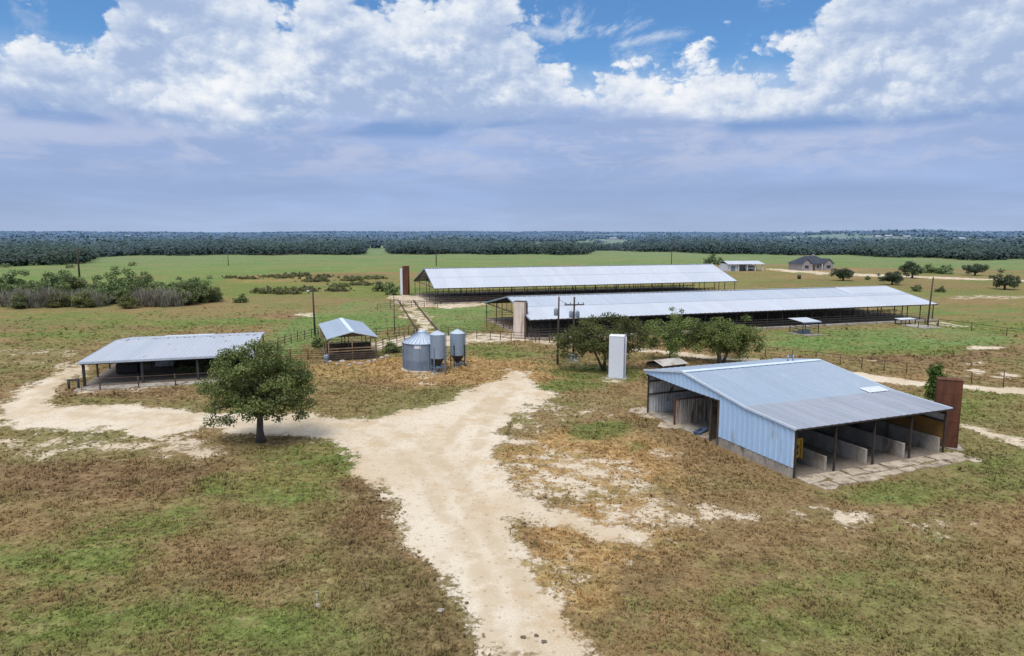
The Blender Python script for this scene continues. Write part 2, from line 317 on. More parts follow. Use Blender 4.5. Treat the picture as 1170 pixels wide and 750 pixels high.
PAINT = {
 'dirt': [  # polygon, edge softness in m, strength
  (ROAD, 1.7, 1), (P((850, 408), (960, 424), (1040, 433), (1100, 438), (1200, 447), (1200, 456), (1090, 445), (1020, 438), (960, 431), (850, 413)), .6, .95),
  (P((700, 394), (770, 402), (860, 411), (860, 414), (760, 406), (690, 397)), .8, .8),
  (P((560, 496), (625, 500), (640, 506), (570, 510)), .8, .62), (P((690, 532), (760, 560), (775, 580), (720, 575), (660, 545)), 1.5, .5),
  (ell(650, 545, 85, 34), 4, .60), (ell(720, 590, 70, 26), 4, .62), (ell(800, 592, 60, 12), 2, .62), (ell(650, 640, 45, 40), 4, .42), (ell(600, 480, 40, 14), 3, .5), (ell(660, 470, 60, 12), 3, .36), (ell(990, 596, 55, 10), 2.0, .66), (ell(1080, 602, 60, 9), 2.5, .50), (ell(930, 590, 40, 8), 2, .5),
  (P((1090, 482), (1130, 490), (1180, 505), (1180, 518), (1120, 500)), 1, .68), (ell(752, 473, 22, 6), .6, .7), (ell(765, 516, 22, 5), .8, .55), (ell(600, 462, 34, 12), 2, .6),
  (ell(1085, 428, 28, 4), .6, .3), (ell(1112, 424, 16, 3), .6, .75), (ell(1130, 398, 22, 3), .8, .8), (ell(1150, 430, 20, 2.5), .7, .7), (ell(1105, 415, 18, 2), .7, .5), (ell(1005, 413, 8, 1.6), .6, .7),
  (P((440, 338), (520, 338), (560, 349), (520, 353), (470, 350), (446, 347)), 1.0, .72), (P((454, 343), (472, 343), (500, 381), (478, 381)), .6, .62),
  (P((400, 392), (470, 383), (600, 380), (612, 388), (560, 392), (470, 398), (420, 402)), 1.5, .68), (P((590, 384), (700, 398), (700, 401), (590, 390)), .8, .7),
  (P((866, 306), (940, 311), (1010, 314), (1090, 317), (1200, 321), (1200, 323), (1090, 319.5), (1010, 316.5), (940, 314), (900, 311)), 1.5, .75),
  (P((1070, 366), (1110, 373), (1100, 375), (1060, 370)), 1, .55), (ell(350, 360, 16, 1.6), 1, .6), (ell(50, 417, 40, 4, .1), 1.2, .45), (ell(30, 402, 60, 5), 2, .38), (ell(80, 406, 12, 2), 1, .6),
  (P((80, 443), (230, 434), (300, 428), (300, 432), (235, 440), (84, 450)), .6, .45), (ell(480, 432, 40, 8), 2, .38), (ell(700, 434, 24, 3), .8, .55),
  (ell(212, 511, 52, 12), 2, .66), (ell(110, 508, 95, 10), 3, .60), (ell(30, 512, 70, 12), 3, .54), (ell(-10, 470, 40, 14), 3, .45), (ell(1130, 340, 60, 2), 2, .5), (ell(1000, 372, 60, 3), 2, .0)],
 'green': [
  (ell(900, 720, 150, 36), 5, .8), (ell(820, 650, 70, 22), 4, .55), (ell(1130, 530, 60, 14), 4, .7),
  (ell(60, 645, 110, 26), 4, .9), (ell(170, 600, 130, 22, -.25), 4, .6), (ell(300, 560, 90, 22), 3, .75), (ell(200, 715, 220, 36), 4, .8), (ell(360, 530, 70, 26), 2.5, .6), (ell(370, 640, 70, 35), 3, .35),
  (ell(1020, 565, 85, 16), 3, .9), (ell(1000, 600, 110, 12), 3, .5), (ell(890, 690, 210, 60), 5, .58), (ell(1120, 560, 80, 22), 3, .55), (ell(1120, 465, 80, 22), 4, .55), (ell(680, 428, 60, 9), 3, .8), (ell(640, 440, 50, 7), 3, .75), (ell(690, 492, 34, 9), 1.5, .8), (ell(725, 510, 25, 6), 1.5, .6),
  (ell(100, 360, 150, 5), 6, .6), (ell(60, 383, 90, 6), 5, .7), (ell(230, 368, 130, 6), 5, .8), (ell(40, 395, 60, 4), 3, .5), (ell(590, 405, 60, 8), 4, .5), (ell(560, 396, 60, 4), 3, .6),
  (ell(600, 330, 700, 14), 12, .45), (ell(1000, 395, 130, 12), 5, .8), (ell(1120, 375, 90, 10), 6, .8), (ell(360, 332, 150, 11), 8, .8), (ell(120, 372, 160, 12), 6, .42), (ell(1090, 354, 120, 6), 8, .6), (ell(340, 420, 60, 4), 2, .2), (ell(420, 335, 40, 10), 8, .8),
  (ell(900, 343, 250, 3), 6, .3)],
 'lush': [
  (P((480, 352), (560, 350), (560, 378), (504, 381), (478, 356)), 2, 1), (P((310, 378), (340, 360), (400, 346), (452, 343), (470, 372), (440, 380), (345, 398), (312, 396)), 4, .9), (ell(330, 398, 24, 9), 2, .9),
  (P((860, 378), (960, 376), (1060, 372), (1170, 384), (1170, 395), (1000, 402), (860, 402)), 5, .75), (ell(1100, 356, 100, 4), 6, .6),
  (P((-200, 318), (-20, 338), (120, 336), (240, 328), (262, 316), (300, 314), (430, 311), (560, 311), (640, 306), (870, 301), (1000, 306), (1400, 312), (1500, 270), (585, 268.6), (-300, 270)), 6, 1), (ell(1010, 568, 50, 9), 2, .55), (ell(250, 366, 90, 4), 4, .5), (ell(300, 555, 50, 12), 2, .4), (ell(30, 645, 60, 14), 3, .4)],
 'brown': [
  (ell(350, 314.5, 100, 2), 6, .9), (ell(300, 312, 60, 1.5), 6, .7),
  (P((395, 520), (420, 535), (470, 600), (520, 680), (555, 755), (480, 760), (430, 680), (400, 600), (375, 540)), 2, 1), (ell(528, 481, 34, 7), 1.5, .9),
  (ell(120, 548, 190, 26), 4, .95), (ell(470, 690, 70, 70), 3, 1), (ell(420, 610, 55, 50), 3, .85), (ell(610, 610, 22, 24), 2, .7), (ell(150, 448, 90, 7), 2, .9), (ell(90, 375, 160, 4), 4, .8), (ell(20, 370, 60, 4), 4, .7), (ell(1060, 408, 90, 9), 4, .95), (ell(1130, 402, 60, 10), 4, .9),
  (ell(960, 325, 110, 7), 8, .95), (ell(1100, 328, 100, 6), 8, .7), (ell(280, 640, 80, 28), 4, .75), (ell(150, 655, 90, 14, -.3), 3, .6), (ell(800, 520, 60, 22), 3, .5), (ell(1080, 700, 120, 50), 5, .55), (ell(930, 620, 200, 20), 4, .45), (ell(330, 500, 50, 14), 2, .6), (ell(230, 385, 100, 4), 5, .7), (ell(120, 425, 60, 3), 3, .6), (ell(320, 362, 60, 5), 4, .6), (ell(480, 440, 110, 12), 4, .55), (ell(860, 372, 60, 2), 3, .5), (ell(330, 320, 80, 3), 6, .5)],
 'straw': [
  (ell(310, 321, 60, 5), 8, .75), (ell(70, 362, 80, 4), 5, .4),
  (ell(500, 425, 160, 18), 4, .9), (ell(680, 530, 120, 40), 4, .85), (ell(650, 640, 60, 60), 3, .95), (ell(700, 590, 60, 40), 3, .9), (ell(330, 430, 60, 14), 3, .6), (ell(580, 420, 60, 14), 3, .5), (ell(720, 620, 90, 30), 4, .6), (ell(250, 325, 60, 3), 6, .4), (ell(310, 318, 60, 3), 6, .8), (ell(200, 640, 60, 14), 3, .4), (ell(760, 545, 80, 30), 3, .5), (ell(930, 309, 60, 2), 5, .8)],
}
def paint(x, y):
    d = np.hypot(x, y)
    wa = np.minimum(.35+d*.012, 6)
    f = 1/np.maximum(wa*3.0, 1)
    xs = x+(fbm(x*.22, y*.22, 1, 4)-.5)*wa*3.2
    ys = y+(fbm(x*.22, y*.22, 4, 4)-.5)*wa*3.2
    out = {}
    for k, shapes in PAINT.items():
        v = np.zeros(x.shape)
        for poly, w, s in shapes:
            x0, y0 = poly.min(0)-w-2; x1, y1 = poly.max(0)+w+2
            mk = (xs > x0) & (xs < x1) & (ys > y0) & (ys < y1)
            if not mk.any(): continue
            sd = sd_poly(xs[mk], ys[mk], poly)
            v[mk] = np.maximum(v[mk], s*sstep(-sd, -w, w))
        out[k] = v
    return out

RUT = [[G(*p) for p in q] for q in (((592, 760), (556, 690), (528, 630), (505, 580), (478, 535), (440, 505), (380, 486), (300, 484), (200, 480), (90, 474), (40, 464), (62, 440), (88, 418)), ((640, 760), (600, 690), (566, 630), (540, 580), (514, 535), (490, 505), (450, 487), (380, 480), (300, 479.5), (200, 474), (100, 468), (58, 458), (76, 440), (92, 422)), ((530, 560), (545, 510), (565, 470), (592, 432)), ((500, 520), (530, 480), (560, 455), (588, 428)))]
def ruts(x, y):
    d = np.full(x.shape, 1e9); wx = (fbm(x*.3, y*.3, 9, 3)-.5)*1.2
    mk = (np.hypot(x, y) < 140)
    px, py = x[mk]+wx[mk], y[mk]+wx[mk]; e = d[mk]
    for q in RUT:
        for (ax, ay), (bx, by) in zip(q, q[1:]):
            ex, ey = bx-ax, by-ay; t = np.clip(((px-ax)*ex+(py-ay)*ey)/(ex*ex+ey*ey), 0, 1)
            e = np.minimum(e, np.hypot(px-ax-ex*t, py-ay-ey*t))
    d[mk] = e; return 1-sstep(d, .25, .85)
def set_attr(me, name, arr):
    a = me.attributes.new(name, 'FLOAT', 'POINT'); a.data.foreach_set('value', np.ascontiguousarray(arr, dtype=np.float32))
def np_mesh(name, verts, quads, mat, kids=None):
    me = bpy.data.meshes.new(name)
    me.vertices.add(len(verts)); me.vertices.foreach_set('co', np.ascontiguousarray(verts, dtype=np.float32).ravel())
    k = quads.shape[1]
    me.loops.add(quads.size); me.loops.foreach_set('vertex_index', np.ascontiguousarray(quads, dtype=np.int32).ravel())
    me.polygons.add(len(quads)); me.polygons.foreach_set('loop_start', np.arange(0, quads.size, k, dtype=np.int32))
    me.materials.append(mat); me.update(calc_edges=True)
    return me

def wide(n, f, k=2.4):
    """stretch a noise value around its middle"""
    return n.m('ADD', n.m('MULTIPLY', n.m('SUBTRACT', f, .5), k), .5, clamp=True)
def ground_color(n, pos, fine=True):
    """colour of the dry pasture at a point of the ground; shared by the soil sheet and the grass"""
    n.dim = '2D'
    flat = n.scale(pos, (1, 1, 0))
    big = wide(n, n.noise(flat, .035, 4, .65)); med = wide(n, n.noise(flat, .22, 6, .7)); fin = wide(n, n.noise(flat, 1.6, 6, .72))
    mic = wide(n, n.noise(flat, 7.5, 4, .7)) if fine else fin
    A = {k: n.attr(k) for k in PAINT}
    jit = n.m('ADD', n.m('MULTIPLY', n.m('SUBTRACT', med, .5), .50), n.m('MULTIPLY', n.m('SUBTRACT', fin, .5), .32))
    col = n.mix(n.ss(n.m('ADD', big, n.m('MULTIPLY', jit, .7)), .25, .75), (.262, .180, .080), (.215, .190, .070))
    st = n.ss(n.m('ADD', A['straw'], n.m('MULTIPLY', jit, .8)), .25, .75); col = n.mix(n.m('MULTIPLY', st, .88), col, n.mix(fin, (.33, .185, .062), (.52, .345, .15)))
    br = n.ss(n.m('ADD', A['brown'], n.m('MULTIPLY', jit, .8)), .28, .78); col = n.mix(n.m('MULTIPLY', br, .88), col, n.mix(fin, (.165, .104, .052), (.265, .170, .085)))
    gr = n.ss(n.m('ADD', A['green'], n.m('MULTIPLY', jit, .9)), .22, .72); col = n.mix(n.m('MULTIPLY', gr, .92), col, n.mix(fin, (.122, .170, .038), (.185, .215, .058)))
    lu = n.ss(n.m('ADD', A['lush'], n.m('MULTIPLY', jit, .5)), .3, .8); col = n.mix(n.m('MULTIPLY', lu, .92), col, n.mix(n.m('ADD', n.m('MULTIPLY', big, .5), n.m('MULTIPLY', med, .5)), (.118, .215, .052), (.180, .250, .082)))
    # streaks of other tones, longer than wide as mown and trampled pasture is
    s1 = n.noise(n.scale(flat, (.5, 1.1, 0)), .5, 7, .72); s2 = n.noise(n.vm('ADD', n.scale(flat, (.6, 1, 0)), (31, 17, 0)), .16, 7, .72)
    col = n.mix(n.m('MULTIPLY', n.ss(s1, .54, .66), .42), col, (.115, .088, .042))
    col = n.mix(n.m('MULTIPLY', n.ss(s1, .47, .36), .35), col, (.38, .275, .135))
    col = n.mix(n.m('MULTIPLY', n.ss(s2, .53, .64), .34), col, (.160, .165, .050))
    col = n.mix(n.m('MULTIPLY', n.ss(s2, .47, .36), .34), col, (.29, .180, .078))
    s3 = n.noise(n.scale(flat, (.55, 1, 0)), .045, 6, .7)
    far_ = n.ss(n.vm('LENGTH', flat), 90.0, 170.0)
    col = n.mix(n.m('MULTIPLY', n.ss(s3, .50, .60), n.m('ADD', .18, n.m('MULTIPLY', far_, .3))), col, (.130, .175, .048))
    col = n.mix(n.m('MULTIPLY', n.ss(s3, .48, .39), n.m('ADD', .18, n.m('MULTIPLY', far_, .28))), col, (.255, .170, .085))
    col = n.mix(1.0, col, (1.13, 1.13, 1.20), 'MULTIPLY')
    return flat, A, jit, big, med, fin, mic, col

# soil / terrain sheet
m, n, b, out = base_mat('pasture_soil'); M['soil'] = m
pos = n.new('ShaderNodeNewGeometry').outputs['Position']
flat, A, jit, big, med, fin, mic, col = ground_color(n, pos)
col = n.mix(1.0, col, n.ramp(n.m('ADD', n.m('MULTIPLY', fin, .5), n.m('MULTIPLY', mic, .5)), [(.12, .50), (.5, .98), (.88, 1.42)]), 'MULTIPLY')  # fine noise paints the self-shadowing of grass into the soil colour
dj = n.m('ADD', n.m('MULTIPLY', n.m('SUBTRACT', n.noise(flat, .55, 9, .74), .5), 2.3), n.m('MULTIPLY', n.m('SUBTRACT', n.noise(flat, 4.5, 5, .7), .5), .9))
di = n.ss(n.m('ADD', A['dirt'], n.m('MULTIPLY', dj, n.m('SUBTRACT', 1.0, n.m('MULTIPLY', n.ss(A['dirt'], .85, 1.0), .55)))), .40, .66)
dcol = n.mix(n.ss(n.noise(n.scale(flat, (1, .6, 0)), .16, 6, .65), .36, .66), (.59, .475, .335), (.68, .58, .445))
dcol = n.mix(n.m('MULTIPLY', n.ss(n.noise(flat, .22, 7, .72), .52, .68), .6), dcol, (.52, .36, .20))
dcol = n.mix(n.m('MULTIPLY', n.ss(n.noise(n.vm('ADD', flat, (9, 4, 0)), 1.3, 8, .75), .52, .66), .38), dcol, (.46, .36, .25))
dcol = n.mix(1.0, dcol, n.ramp(n.noise(flat, 11, 5, .7), [(.3, .84), (.7, 1.12)]), 'MULTIPLY')
dcol = n.mix(n.m('MULTIPLY', n.m('MULTIPLY', n.attr('rut'), n.ss(n.noise(flat, .5, 5, .65), .36, .55)), .62), dcol, (.50, .385, .25))
pb = n.new('ShaderNodeTexVoronoi'); pb.voronoi_dimensions = '2D'; n.put(pb.inputs['Vector'], flat); pb.inputs['Scale'].default_value = 1.1; pb.inputs['Randomness'].default_value = 1
dcol = n.mix(n.m('MULTIPLY', n.m('SUBTRACT', 1.0, n.ss(pb.outputs['Distance'], .06, .12)), .35), dcol, (.20, .15, .11))
col = n.mix(di, col, dcol)
# worn wheel tracks are slightly smoother and paler: lower-contrast dirt in the middle
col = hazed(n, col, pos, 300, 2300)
n.put(b.inputs['Base Color'], col); b.inputs['Roughness'].default_value = 1; b.inputs['Specular IOR Level'].default_value = .05
hgt = n.m('ADD', n.m('MULTIPLY', fin, .6), n.m('MULTIPLY', mic, .5))
n.put(b.inputs['Normal'], n.bump(n.m('MULTIPLY', hgt, n.m('SUBTRACT', 1.0, n.m('MULTIPLY', di, .75))), .55, .35))

angs = np.concatenate([np.linspace(-180, -50, 40, endpoint=False), np.linspace(-50, 50, 640, endpoint=False), np.linspace(50, 180, 40, endpoint=False)])*PI/180
rad = np.concatenate([[.5], np.geomspace(4, 14000, 620)])
RR, AA = np.meshgrid(rad, angs, indexing='ij')
X = RR*np.sin(AA); Y = RR*np.cos(AA); Z = terrain(X, Y)
nr, na = X.shape
idx = np.arange(nr*na).reshape(nr, na); i2 = np.roll(idx, -1, 1)
quads = np.stack([idx[:-1], idx[1:], i2[1:], i2[:-1]], -1).reshape(-1, 4)
me = np_mesh('pasture', np.stack([X, Y, Z], -1).reshape(-1, 3), quads, M['soil'])
pa = paint(X.ravel(), Y.ravel())
for k, v in pa.items(): set_attr(me, k, v)
set_attr(me, 'rut', ruts(X.ravel(), Y.ravel()))
me.polygons.foreach_set('use_smooth', [True]*len(me.polygons))
o = bpy.data.objects.new('pasture', me); C.objects.link(o); tag(o, 'dry patchy pasture with a pale dirt road running through it', kind='structure')
# centre cap
MB().add([(.5*math.sin(a), .5*math.cos(a), 0) for a in angs[::20]], [list(range(len(angs[::20])))[::-1]]).build('ground', 'soil')['kind'] = 'structure'

# ------------------------------------------------------------------ grass (one mass)
m, n, b, out = base_mat('grass_blades'); M['grass'] = m
at = n.new('ShaderNodeAttribute', attribute_name='root').outputs['Vector']
flat, A, jit, big, med, fin, mic, col = ground_color(n, at, False)
tone = n.attr('tone')
col = n.mix(1.0, col, n.ramp(tone, [(0, 1.0), (.5, 1.22), (1, 1.5)]), 'MULTIPLY')
n.put(b.inputs['Base Color'], col); b.inputs['Roughness'].default_value = .9; b.inputs['Specular IOR Level'].default_value = .1
nb_ = n.vm('NORMALIZE', n.vm('ADD', n.scale(n.new('ShaderNodeNewGeometry').outputs['Normal'], (.35, .35, .35)), (0, 0, .8))); n.put(b.inputs['Normal'], nb_)
tr = n.new('ShaderNodeBsdfTranslucent'); n.put(tr.inputs[0], col); mx = n.new('ShaderNodeMixShader'); mx.inputs[0].default_value = .4
m.node_tree.links.new(b.outputs[0], mx.inputs[1]); m.node_tree.links.new(tr.outputs[0], mx.inputs[2]); m.node_tree.links.new(mx.outputs[0], out.inputs[0])
def in_rect(x, y, o, th, x0, y0, x1, y1):
    dx, dy = x-o[0], y-o[1]; u = dx*math.cos(th)+dy*math.sin(th); v = -dx*math.sin(th)+dy*math.cos(th)
    return (u > x0) & (u < x1) & (v > y0) & (v < y1)
R = np.random.RandomState(11)
NT = 150000
a = R.uniform(-42, 42, NT)*PI/180; r = 21*(165/21)**(R.rand(NT)**.95)
gx, gy = r*np.sin(a), r*np.cos(a)
pg = paint(gx, gy)
BL = dict(o=(18.5, 43.4), th=math.radians(21.5))
S1 = dict(o=(-45.5, 70.4), th=math.radians(16.8)); B1 = dict(o=(2.77, 102.6), th=math.radians(17.2)); SS = dict(o=(-23.3, 84.7), th=math.radians(19.3))
pat = fbm(gx*.8, gy*.8, 6, 4)
keep = (pg['dirt']*1.25+(pat-.5)*1.0+(R.rand(NT)-.5)*.6 < .48) & (pat+(R.rand(NT)-.5)*.5 > .33) & (R.rand(NT) > sstep(r, 70, 165)*.95)
for q, ext in ((BL, (-.3, -2.5, 14.6, 18)), (S1, (0, 0, 18, 24)), (B1, (-1, -1, 81, 29)), (SS, (0, 0, 6.5, 15))): keep &= ~in_rect(gx, gy, q['o'], q['th'], *ext)
gx, gy = gx[keep], gy[keep]; r = r[keep]; pat = pat[keep]; pg = {k: v[keep] for k, v in pg.items()}
nt = len(gx); nb = 5
hh = (.025+.045*R.rand(nt)+.09*np.clip(pat-.45, 0, 1)*2)*(1+.9*pg['brown']*(R.rand(nt) > .55)+.5*pg['straw']*(R.rand(nt) > .6))*(.85+r/110)*(1-.45*np.clip(pg['lush'], 0, 1))
wd = R.rand(nt); hh = hh*np.where(wd > .975, 2.6, 1.0)*np.where(wd < .2, .5, 1.0)
ww = (.010+.016*R.rand(nt))*(1+r/22)
tt = np.clip(.42-.35*(wd > .985)+.35*((wd > .975) & (wd < .985))+.5*(R.rand(nt)-.5)+.5*(pat-.5), 0, 1)
def rep(v): return np.repeat(v, nb)
bx, by, bh, bw = rep(gx), rep(gy), rep(hh)*R.uniform(.6, 1.25, nt*nb), rep(ww)
ph = R.uniform(0, 2*PI, nt*nb); ln = R.uniform(.2, 1.0, nt*nb)*bh; of = rep(.05+.05*r/40)*np.sqrt(R.rand(nt*nb)); oa = R.uniform(0, 2*PI, nt*nb)
bx = bx+of*np.cos(oa); by = by+of*np.sin(oa)
dx, dy = np.cos(ph), np.sin(ph); qx, qy = -dy*bw, dx*bw
z0 = np.zeros_like(bx)-.01
V = np.stack([np.stack([bx-qx, by-qy, z0], -1), np.stack([bx+qx, by+qy, z0], -1), np.stack([bx+dx*ln+qx*.25, by+dy*ln+qy*.25, bh], -1), np.stack([bx+dx*ln-qx*.25, by+dy*ln-qy*.25, bh], -1)], 1).reshape(-1, 3)
me = np_mesh('grass', V, np.arange(len(V)).reshape(-1, 4), M['grass'])
for k, v in pg.items(): set_attr(me, k, np.repeat(v, nb*4))
tv = np.stack([rep(tt)*.55, rep(tt)*.55, np.minimum(rep(tt)*1.3, 1), np.minimum(rep(tt)*1.3, 1)], 1).ravel(); set_attr(me, 'tone', tv)
ra = me.attributes.new('root', 'FLOAT_VECTOR', 'POINT'); ra.data.foreach_set('vector', np.repeat(np.stack([gx, gy, gx*0], -1), nb*4, 0).astype(np.float32).ravel())
o = bpy.data.objects.new('grass', me); C.objects.link(o); tag(o, 'short dry and green pasture grass around the dirt road', 'grass', kind='stuff')

# ================================================================== blue open-fronted barn
TH = BL['th']; L, D = 14.2, 17.6
RV, RZ, KV, KZ, EZ, FZ = 12.2, 4.87, 4.5, 3.70, 3.42, 3.95     # ridge, kink, near eave, far eave
def roof_z(v):
    if v < KV: return EZ+(KZ-EZ)*(v+.35)/(KV+.35)
    if v < RV: return KZ+(RZ-KZ)*(v-KV)/(RV-KV)
    return RZ+(FZ-RZ)*(v-RV)/(D+.25-RV)
bb = thing('blue_barn', 'pale blue metal barn with an open front and concrete stalls at the right', 'barn', BL['o'], TH)
r0, r1 = -.18, L+.18
MB().sheet((r0, KV, KZ), (r1, KV, KZ), (r1, RV, RZ), (r0, RV, RZ), .62, .022, 0, 3).sheet((r1, D+.25, FZ), (r0, D+.25, FZ), (r0, RV, RZ), (r1, RV, RZ), .62, .022, 0, 2).build('roof', 'blue_roof', bb)
o = MB().sheet((r0, -.35, EZ), (r1, -.35, EZ), (r1, KV+.25, KZ+.035), (r0, KV+.25, KZ+.035), .62, .02, 0, 2).build('lean_to_roof', 'grey_roof', bb); o['label'] = 'dull grey lower roof sheets over the stalls'
MB().sheet((11.8, KV+.0, KZ+.07), (13.9, KV+.0, KZ+.07), (13.9, KV+1.0, KZ+.07+1.0*(RZ-KZ)/(RV-KV)), (11.8, KV+1.0, KZ+.07+1.0*(RZ-KZ)/(RV-KV)), .32, .03).build('skylight', 'skylight', bb)
for u in (r0-.03, r1-.03):
    t = MB(); pts = [(-.35, EZ), (KV, KZ), (RV, RZ), (D+.25, FZ)]
    for (v0, za), (v1, zb) in zip(pts, pts[1:]): t.bar((u+.03, v0, za+.0), (u+.03, v1, zb+.0), .07, .16)
    t.build('roof_trim', 'trim', bb)
t = MB(); t.bar((r0, RV-.16, RZ+.015), (r1, RV-.16, RZ+.015), .34, .03); t.bar((r0, RV+.17, RZ+.01), (r1, RV+.17, RZ+.01), .34, .03); t.build('ridge_cap', 'trim', bb)
MB().bar((r0, -.37, EZ-.05), (r1, -.37, EZ-.05), .04, .10).build('eave_trim', 'steel', bb)
# roof vents near the far end of the ridge
vp = MB(); vp.tube([(11.3, RV+.5, RZ-.1), (11.3, RV+.5, RZ+.55)], .06, 8).tube([(11.9, RV+.5, RZ-.1), (11.9, RV+.5, RZ+.5)], .06, 8); vp.tube([(11.1, RV+.5, RZ+.42), (12.1, RV+.5, RZ+.42)], .025, 6); vp.build('vent_pipe', 'galv', bb)
# framing under the roof
fr = MB()
for v in (.5, 3.0, 6.0, 9.0, 15.0): fr.bar((.05, v, roof_z(v)-.16), (L-.05, v, roof_z(v)-.16), .08, .18)
for u in (.12, 3.55, 7.1, 10.65, L-.12):
    pts = [(-.1, roof_z(-.1)), (KV, KZ), (RV, RZ), (D, roof_z(D))]
    for (v0, za), (v1, zb) in zip(pts, pts[1:]): fr.bar((u, v0, za-.36), (u, v1, zb-.36), .12, .22)
fr.build('roof_frame', 'steel', bb)
for k, u in enumerate((.1, 3.55, 7.1, 10.65, L-.1)):
    for v in ((-.1, 8.6, D-.12) if k in (0, 4) else (-.1, 8.6)):
        MB().bar((u, v, 0), (u, v, roof_z(v)-.3), .11, .11).build('post', 'steel', bb)
# gable wall facing the road: footing, blue sheeting, header over the open bay
WV = 7.45
MB().box(-.06, -.05, -.5, .16, WV, .80, 0, .03).build('footing', 'concrete', bb)
w = MB(); 
nseg = 8
vs = [0.0+WV*i/nseg for i in range(nseg+1)]
def gable_sheet(mb, v0, v1, zlo, pitch=.55, depth=.05, x=-.08):
    n = max(2, round((v1-v0)/pitch)); ts = []
    for k in range(n):
        for oo, dd in ((0, 0), (.6, 0), (.7, 1), (.9, 1)): ts.append((v0+(v1-v0)*(k+oo)/n, dd*depth))
    ts.append((v1, 0)); p = []
    for v, d in ts: p.append((x-d, v, zlo if not callable(zlo) else zlo(v)))
    for v, d in ts: p.append((x-d, v, roof_z(v)-.03))
    q = len(ts); mb.add(p, [(i+1, i, q+i, q+i+1) for i in range(q-1)])
gable_sheet(w, 0.0, WV, .74); w.build('gable_wall', 'blue_wall', bb)
MB().box(-.10, -.09, .74, -.005, -.005, EZ-.06).build('corner_trim', 'trim', bb)
w = MB(); gable_sheet(w, WV+.02, D, lambda v: min(3.55, roof_z(v)-.12)+(.0 if v < 12 else .02*(v-12))); w.build('gable_header', 'blue_wall', bb)
MB().bar((-.02, WV, 3.5), (-.02, D, 3.56), .10, .14).build('header_beam', 'steel', bb)
MB().box(-.09, WV+.03, -.1, .06, WV+.22, 3.5).build('door_jamb', 'dark_wood', bb)
# back and right walls
w = MB().sheet((0.05, D-.05, .02), (L-.05, D-.05, .02), (L-.05, D-.05, FZ-.12), (.05, D-.05, FZ-.12), .3, .03); w.build('back_wall', 'white_wall', bb)
MB().box(.1, D-.16, 1.72, L-.1, D-.09, 1.86).box(.1, D-.16, 2.9, L-.1, D-.09, 3.04).build('wall_girt', 'dark_wood', bb)
w = MB()
p = []
for v in (0, KV, RV, D-.1): p.append((L, v, 2.35))
for v in (0, KV, RV, D-.1): p.append((L, v, roof_z(v)-.04))
w.add(p, [(i, i+1, i+5, i+4) for i in range(3)]).build('end_wall', 'white_wall', bb)
MB().box(L-.05, .02, 1.02, L+.03, D-.1, 2.34).build('plywood_lining', 'plywood', bb)
MB().bar((L-.09, 0, 2.42), (L-.09, D-.2, 2.42), .08, .12).build('wall_rail', 'steel', bb)
# concrete stall dividers
for u, v0, v1, h in ((3.05, .15, 4.6, 1.05), (6.75, .15, 10.6, 1.12), (10.4, .15, 10.6, 1.12), (L-.22, .15, 12.0, 1.15)):
    MB().box(u-.1, v0, -.05, u+.1, v1, h, 0, .025).build('stall_divider', 'concrete', bb)
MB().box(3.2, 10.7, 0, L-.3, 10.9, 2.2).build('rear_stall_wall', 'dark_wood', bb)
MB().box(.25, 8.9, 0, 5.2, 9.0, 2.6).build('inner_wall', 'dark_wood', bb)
w = MB().sheet((5.0, 13.3, .08), (.02, 13.3, .08), (.02, 13.3, 2.2), (5.0, 13.3, 2.2), .42, .05); w.sheet((.02, 13.36, .08), (5.0, 13.36, .08), (5.0, 13.36, 2.2), (.02, 13.36, 2.2), .42, .05)
o = w.build('pen_panel', 'rust_panel', bb); o['label'] = 'rust streaked sheet metal pen panel in the open bay'
MB().bar((.02, 13.33, 2.24), (5.0, 13.33, 2.24), .1, .08).bar((.05, 13.33, 0), (.05, 13.33, 2.2), .12, .12).build('pen_frame', 'rust', bb)
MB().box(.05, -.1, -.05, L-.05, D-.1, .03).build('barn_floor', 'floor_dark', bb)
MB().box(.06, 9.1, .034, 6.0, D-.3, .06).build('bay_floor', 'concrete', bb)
# cracked apron of poured slabs in front of the stalls
ap = MB(); rr = random.Random(4)
def slab(mb, pts, h): 
    nn = len(pts); mb.add([(x, y, -.1) for x, y in pts]+[(x, y, h) for x, y in pts], [tuple(range(nn, 2*nn))]+[(i, (i+1) % nn, nn+(i+1) % nn, nn+i) for i in range(nn)])
def toW(o, th, u, v): return (o[0]+u*math.cos(th)-v*math.sin(th), o[1]+u*math.sin(th)+v*math.cos(th))
rows = ((-2.5, -1.35), (-1.28, -.12))
for j, (v0, v1) in enumerate(rows):
    u = .1 if j else .3
    while u < L+1.1:
        du = rr.uniform(1.3, 2.4); u1 = min(u+du, L+1.2)
        vv0 = v0 + (.7*rr.random() if j == 0 else 0)
        q = [(u+rr.uniform(.02, .1), vv0+rr.uniform(-.15, .25)), ((u+u1)/2, vv0+rr.uniform(-.25, .2)), (u1-rr.uniform(.02, .1), vv0+rr.uniform(-.15, .25)), (u1-rr.uniform(.02, .16), v1-rr.uniform(0, .1)), (u+rr.uniform(.02, .16), v1-rr.uniform(0, .1))]
        slab(ap, [toW(BL['o'], TH, *k) for k in q], .05+.05*rr.random())
        u = u1
ap.build('concrete_apron', 'concrete_pale')['kind'] = 'structure'
